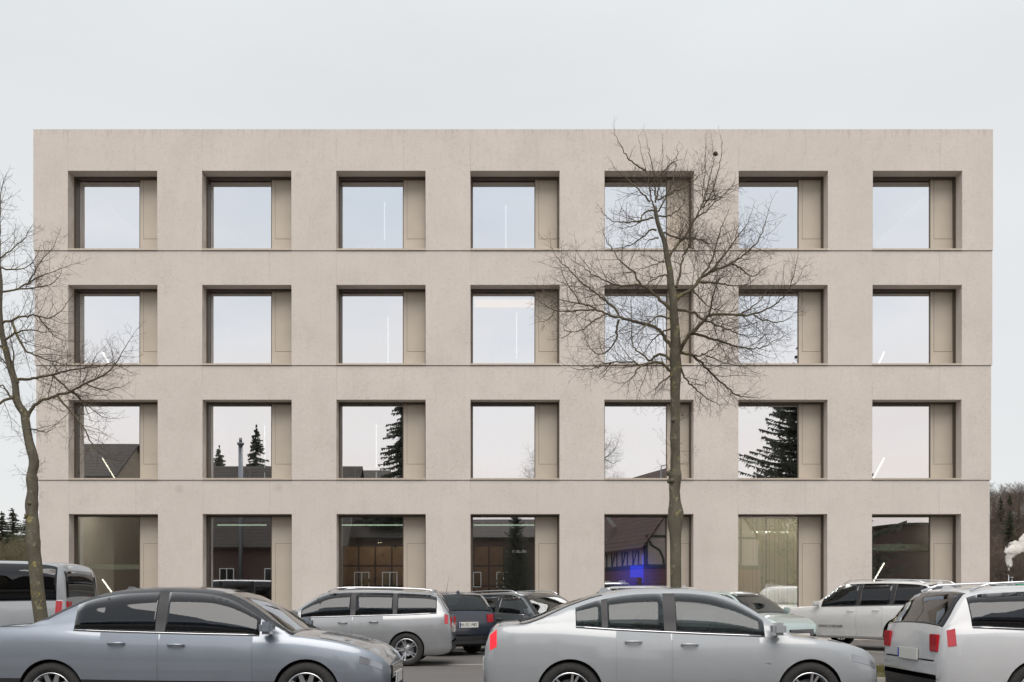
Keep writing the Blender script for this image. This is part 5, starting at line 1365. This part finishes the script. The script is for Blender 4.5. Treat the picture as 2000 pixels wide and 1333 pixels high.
    # headlamp cover
    # wheels
    for wx in T['wx']:
        for sd in (-1, 1):
            Rr = T['R']; q = MB(); wd = .205
            q.lathe([(Rr*.66, -wd/2+.01), (Rr*.80, -wd/2-.005), (Rr*.94, -wd/2+.004), (Rr*.99, -wd/2+.03), (Rr, -wd/4), (Rr*.995, -.008), (Rr*.975, -.004), (Rr*.975, .004), (Rr*.995, .008), (Rr, wd/4), (Rr*.99, wd/2-.03), (Rr*.94, wd/2-.004), (Rr*.80, wd/2+.005), (Rr*.66, wd/2-.01)], 44, 'y', close=True)
            wo = q.build('wheel', M['rubber'], root); wo.location = (wx*L, sd*(hw - .125), Rr)
            fix_normals(wo)
            rim(wo, Rr, nsp, sd, style)
    # cabin
    zi = fb(0)*.82; q = MB(); x0i, x1i = T['sg'][0]*L + .02, T['ws'][1]*L - .10
    q.cbox(x0i + .1, x1i - .15, -hw*.83, hw*.83, .28, zi - .12, .03); q.cbox(x1i - .55, x1i - .10, -hw*.80, hw*.80, zi - .12, zi + .10, .05)
    q.build('cabin_lining', M['seat'], root)
    sx_ = .02*L if typ != 'van' else .16*L
    for sd in (-1, 1):
        q = MB(); hb = min(H - .22, zi + .42)
        q.cbox(sx_ - .25, sx_ + .25, sd*.36 - .24, sd*.36 + .24, zi - .14, zi - .0, .05); q.cbox(sx_ - .42, sx_ - .26, sd*.36 - .23, sd*.36 + .23, zi - .02, hb, .06)
        q.cbox(sx_ - .42, sx_ - .31, sd*.36 - .13, sd*.36 + .13, hb + .03, min(hb + .20, H - .09), .045)
        q.build('seat', M['seat'], root)
    q = MB(); xr_ = sx_ - 1.15; q.cbox(xr_ - .12, xr_ + .05, -hw*.66, hw*.66, zi - .1, min(zi + .36, H - .25), .06); q.build('rear_seat', M['seat'], root)
    q = MB(); n_ = 24; xw = sx_ + .42; q.tube([(xw + .06*math.cos(2*math.pi*i/n_), .36 + .18*math.sin(2*math.pi*i/n_), zi + .12 + .17*math.cos(2*math.pi*i/n_)) for i in range(n_+1)], .014, 6); q.build('steering_wheel', M['black'], root)
    # side indicator, filler flap
    q = MB(); x = T['wx'][1]*L - T['arch'] - .10; q.cbox(x-.03, x+.03, *sorted((-hw*fw(x)*.985, -hw*fw(x)*.985-.012)), .62*k_h, .65*k_h, .003); q.build('side_indicator', M['reflector'], root)
    # bright strip under the side windows
    for sd in (-1, 1):
        q = MB(); P_ = []
        for k_ in range(15):
            x = (T['sg'][0] + (T['sg'][1] - .01 - T['sg'][0])*k_/14)*L; P_.append((x, sd*(hw*fw(x)*.925 + .006), fb(x) + .010))
        q.tube(P_, .007, 6); q.build('window_trim', M['chrome'] if typ != 'van' else M['black'], root)
    if typ != 'van':
        x = T['rg'][1]*L + .12; q = MB(); q.prism([(x-.12, frf(x-.12)+.008), (x+.06, frf(x+.06)+.008), (x-.03, frf(x)+.05), (x-.07, frf(x)+.055)], -.012, .012); q.build('shark_fin_aerial', paint, root)
    # mirrors
    for sd in (-1, 1):
        xm_ = (T['ws'][1] - .055)*L; zm = fb(xm_) + .09; y = sd*(hw*.97)
        q = MB(); q.cbox(xm_ - .05, xm_ + .09, *sorted((y - sd*.01, y + sd*.17)), zm - .065, zm + .065, .03); q.tube([(xm_+.03, y - sd*.08, zm - .09), (xm_+.03, y + sd*.03, zm - .04)], .02, 6)
        q.build('wing_mirror', paint, root)
    # front and rear trim
    zf = fb(.49*L); q = MB()
    wn_ = hw*.52; q.cbox(.497*L - .02, .5*L + .008, -wn_, wn_, zf*.72, zf*.97 - .02, .006); 
    q.build('grille', M['gloss_black'], root)
    for i in range(4):
        q = MB(); zg = zf*.74 + i*(zf*.20)/4; q.box(.5*L + .009, .5*L + .014, -wn_+.02, wn_-.02, zg, zg + .012); q.build('grille_bar', M['chrome'], root)
    q = MB(); q.cbox(.497*L - .02, .5*L + .006, -hw*.60, hw*.60, .26, .40, .01); q.build('lower_intake', M['black'], root)
    q = MB(); q.cbox(-.5*L - .006, -.49*L, -hw*.70, hw*.70, .27, .36, .01); q.build('rear_diffuser', M['black'], root)
    if typ in ('wagon', 'suv', 'van', 'sedan'):
        for sd in (-1, 1):
            if typ != 'sedan': q = MB(); q.cbox(-.5*L - .004, -.497*L + .02, *sorted((sd*hw*.60, sd*hw*.80)), fb(-.49*L)*.80, fb(-.49*L)*1.0, .008); q.build('tail_light', M['redlit'] if lights == 'tail' else M['red'], root)
            else: q = MB(); q.cbox(-.5*L - .004, -.497*L + .02, *sorted((sd*hw*.45, sd*hw*.80)), .70*k_h, .84*k_h, .008); q.build('tail_light', M['redlit'] if lights == 'tail' else M['red'], root)
    def plate(xe, txt, rear):
        s = -1 if rear else 1; zp = (.70 if typ in ('wagon', 'suv', 'van') else .60)*k_h if rear else .44
        if rear and typ == 'sedan': zp = .58
        hd = MB(); hd.cbox(*sorted((xe, xe + s*.014)), -.27, .27, zp - .065, zp + .065, .004)
        po = hd.build('number_plate', M['plate'], root)
        hd = MB(); hd.box(*sorted((xe + s*.0145, xe + s*.0155)), *(sorted((s*-.262, s*-.225))), zp - .055, zp + .055); hd.build('plate_band', M['plate_blue'], po)
        if txt:
            text_mesh('plate_text', txt, .095, M['plate_text'], po, (xe + s*.0155, -.0 + (.02 if rear else -.02), zp), (R(90), 0, R(90) if s > 0 else R(-90)), .0006)
    plate(-.5*L - .006, plate_r, True); plate(.5*L + .014, plate_f, False)
    if rails:
        for sd in (-1, 1):
            q = MB(); P_ = []
            for k_ in range(13):
                x = (T['rg'][1] + .01 + (T['ws'][0] - .03 - T['rg'][1])*k_/12)*L; yy = hw*fw(x)*(.70 if typ != 'van' else .8)
                P_.append((x, sd*yy, frf(x) + (.0 if k_ in (0, 12) else .045)))
            q.tube(P_, .013, 8); q.build('roof_rail', M['chrome'], root)
    if antenna:
        q = MB(); x = -.30*L; q.tube([(x, 0, frf(x)), (x - .10, 0, frf(x) + .36)], [.005, .002], 5); q.build('antenna', M['black'], root)
    return root

paints = dict(
    silver=car_paint('silver_blue_paint', (.24, .27, .31), .6, .42), white=car_paint('white_paint', (.47, .48, .49), 0, .5),
    grey=car_paint('silver_grey_paint', (.30, .31, .32), .5, .45), dark=car_paint('dark_blue_paint', (.022, .028, .045), .2, .4),
    slate=car_paint('slate_grey_paint', (.115, .135, .145), .55, .38), jeep=car_paint('cream_white_paint', (.60, .60, .585), 0, .4),
    black=car_paint('black_paint', (.012, .012, .014), .1, .35), teal=car_paint('pale_green_silver_paint', (.42, .50, .48), .5, .38), pearl=car_paint('pearl_silver_paint', (.33, .35, .365), .3, .5))
def Y(Z): return Z - D
G1 = 'cars passing in the street'; G2 = 'cars parked slantwise by the building'
make_car('passing_car', 'sedan', 4.45, 1.84, 1.43, paints['silver'], (-3.52, Y(11.1), 0), 0, clad=True, nsp=10, style=0, label='silver blue sedan with black roof pillars driving right at the lower left of the street', group=G1, twotone=M['gloss_black'], glass='darkglass', high=True)
make_car('passing_car', 'coupe', 4.2, 1.80, 1.42, paints['pearl'], (1.80, Y(11.1), 0), 0, 'pale silver sedan with lit red tail lamps driving right in the middle of the street', group=G1, lights='tail')
make_car('passing_car', 'wagon', 4.75, 1.84, 1.46, paints['white'], (6.85, Y(11.1), 0), 0, nsp=7, style=0, label='white estate car with dark windows driving right, cut by the right photo edge', group=G1, glass='darkglass', rails=True)
make_car('estate_car', 'wagon', 4.15, 1.76, 1.49, paints['grey'], (-3.25, Y(19.9), 0), R(180), 'silver estate car facing left in the court behind the verge, between the two lindens', group='vehicles rolling through the parking court', rails=True, glass='darkglass')
make_car('delivery_van', 'van', 4.95, 1.90, 2.08, paints['pearl'], (-11.25, Y(20.2), 0), R(180), 'silver white van in the court behind the forked linden, cut by the left photo edge', 'van', group='vehicles rolling through the parking court', glass='darkglass')
HD = R(128)
def slant(rx, rz_, L, back=True):
    """centre of a car from the middle of its end nearest the camera"""
    c, s = math.cos(HD), math.sin(HD); return (rx + c*L/2, Y(rz_) + s*L/2, 0)
make_car('parked_car', 'wagon', 4.5, 1.80, 1.50, paints['dark'], slant(-1.0, 22.6, 4.5), HD, 'dark blue estate car with thin roof aerial, its rear number plate to the street', group=G2, plate_r='MA SG 1982', antenna=True, nsp=5)
make_car('parked_car', 'wagon', 4.6, 1.79, 1.47, paints['slate'], slant(1.80, 22.4, 4.6), HD + math.pi, 'slate grey estate car with chrome roof rails parked nose out beside the dark blue one', group=G2, rails=True, plate_f='MA 4715')
make_car('parked_car', 'suv', 4.4, 1.82, 1.62, paints['white'], slant(4.25, 22.5, 4.4), HD, 'white high roofed car parked behind the linden trunk', group=G2, plate_r='K 3302')
make_car('parked_car', 'wagon', 4.1, 1.74, 1.50, paints['teal'], slant(6.75, 22.9, 4.1), HD + math.pi, 'pale green silver car parked nose out left of the big white four wheel drive', group=G2)
jd = math.atan2(2.45, -1.75); JL = 4.82; jx, jy = (8.6+10.35)/2, (Y(27.2) + Y(24.75))/2
jeep = make_car('off_road_car', 'suv', JL, 1.94, 1.76, paints['jeep'], (jx, jy, 0), jd, 'big cream white four wheel drive parked nose to the building at right', group=G2, glass='darkglass', rails=True, nsp=5)
text_mesh('door_lettering', 'GRAND CHEROKEE', .085, M['plate_text'], jeep, (.55, .972, .60), (R(90), 0, R(180)), .001)
make_car('parked_car', 'sedan', 4.5, 1.80, 1.45, paints['black'], slant(-11.0, 22.9, 4.5), HD, 'black sedan at the left end of the parking court, half hidden by the passing traffic', group=G2)
# van across the street with lettering over its windscreen, seen mirrored
v2 = make_car('box_van', 'van', 5.2, 1.95, 2.35, paints['white'], (6.6, -33.2, .06), R(90), 'white van across the street with lettering above its windscreen, mirrored left of the blue display', 'van', glass='darkglass')
text_mesh('van_lettering', 'MEISTER', .26, M['plate'], v2, (1.62, 0, 1.62), (R(90-38), 0, R(90)), .004)
# far parked cars at the right
far = make_car('far_car', 'wagon', 4.3, 1.80, 1.55, paints['white'], (0, 0, 0), R(-100), 'x')
fars = [(1953, 128, -100, 'white'), (1972, 125, -95, 'pearl'), (1989, 128, -90, 'white'), (2006, 126, -92, 'grey')]
labs = ['far white car nearest the building corner on the raised car park', 'far pale car facing us, second from the building corner', 'far white car under the green sign', 'far grey car cut by the right photo edge']
for i, ((xp, Yd, a, pc), lab) in enumerate(zip(fars, labs)):
    o = far if i == 0 else copy_tree(far)
    X, _ = px(xp, 0, D + Yd); o.location = (X, Yd, 1.55); o.rotation_euler = (0, 0, R(a)); setp(o, lab, 'car', 'cars on the far raised car park')
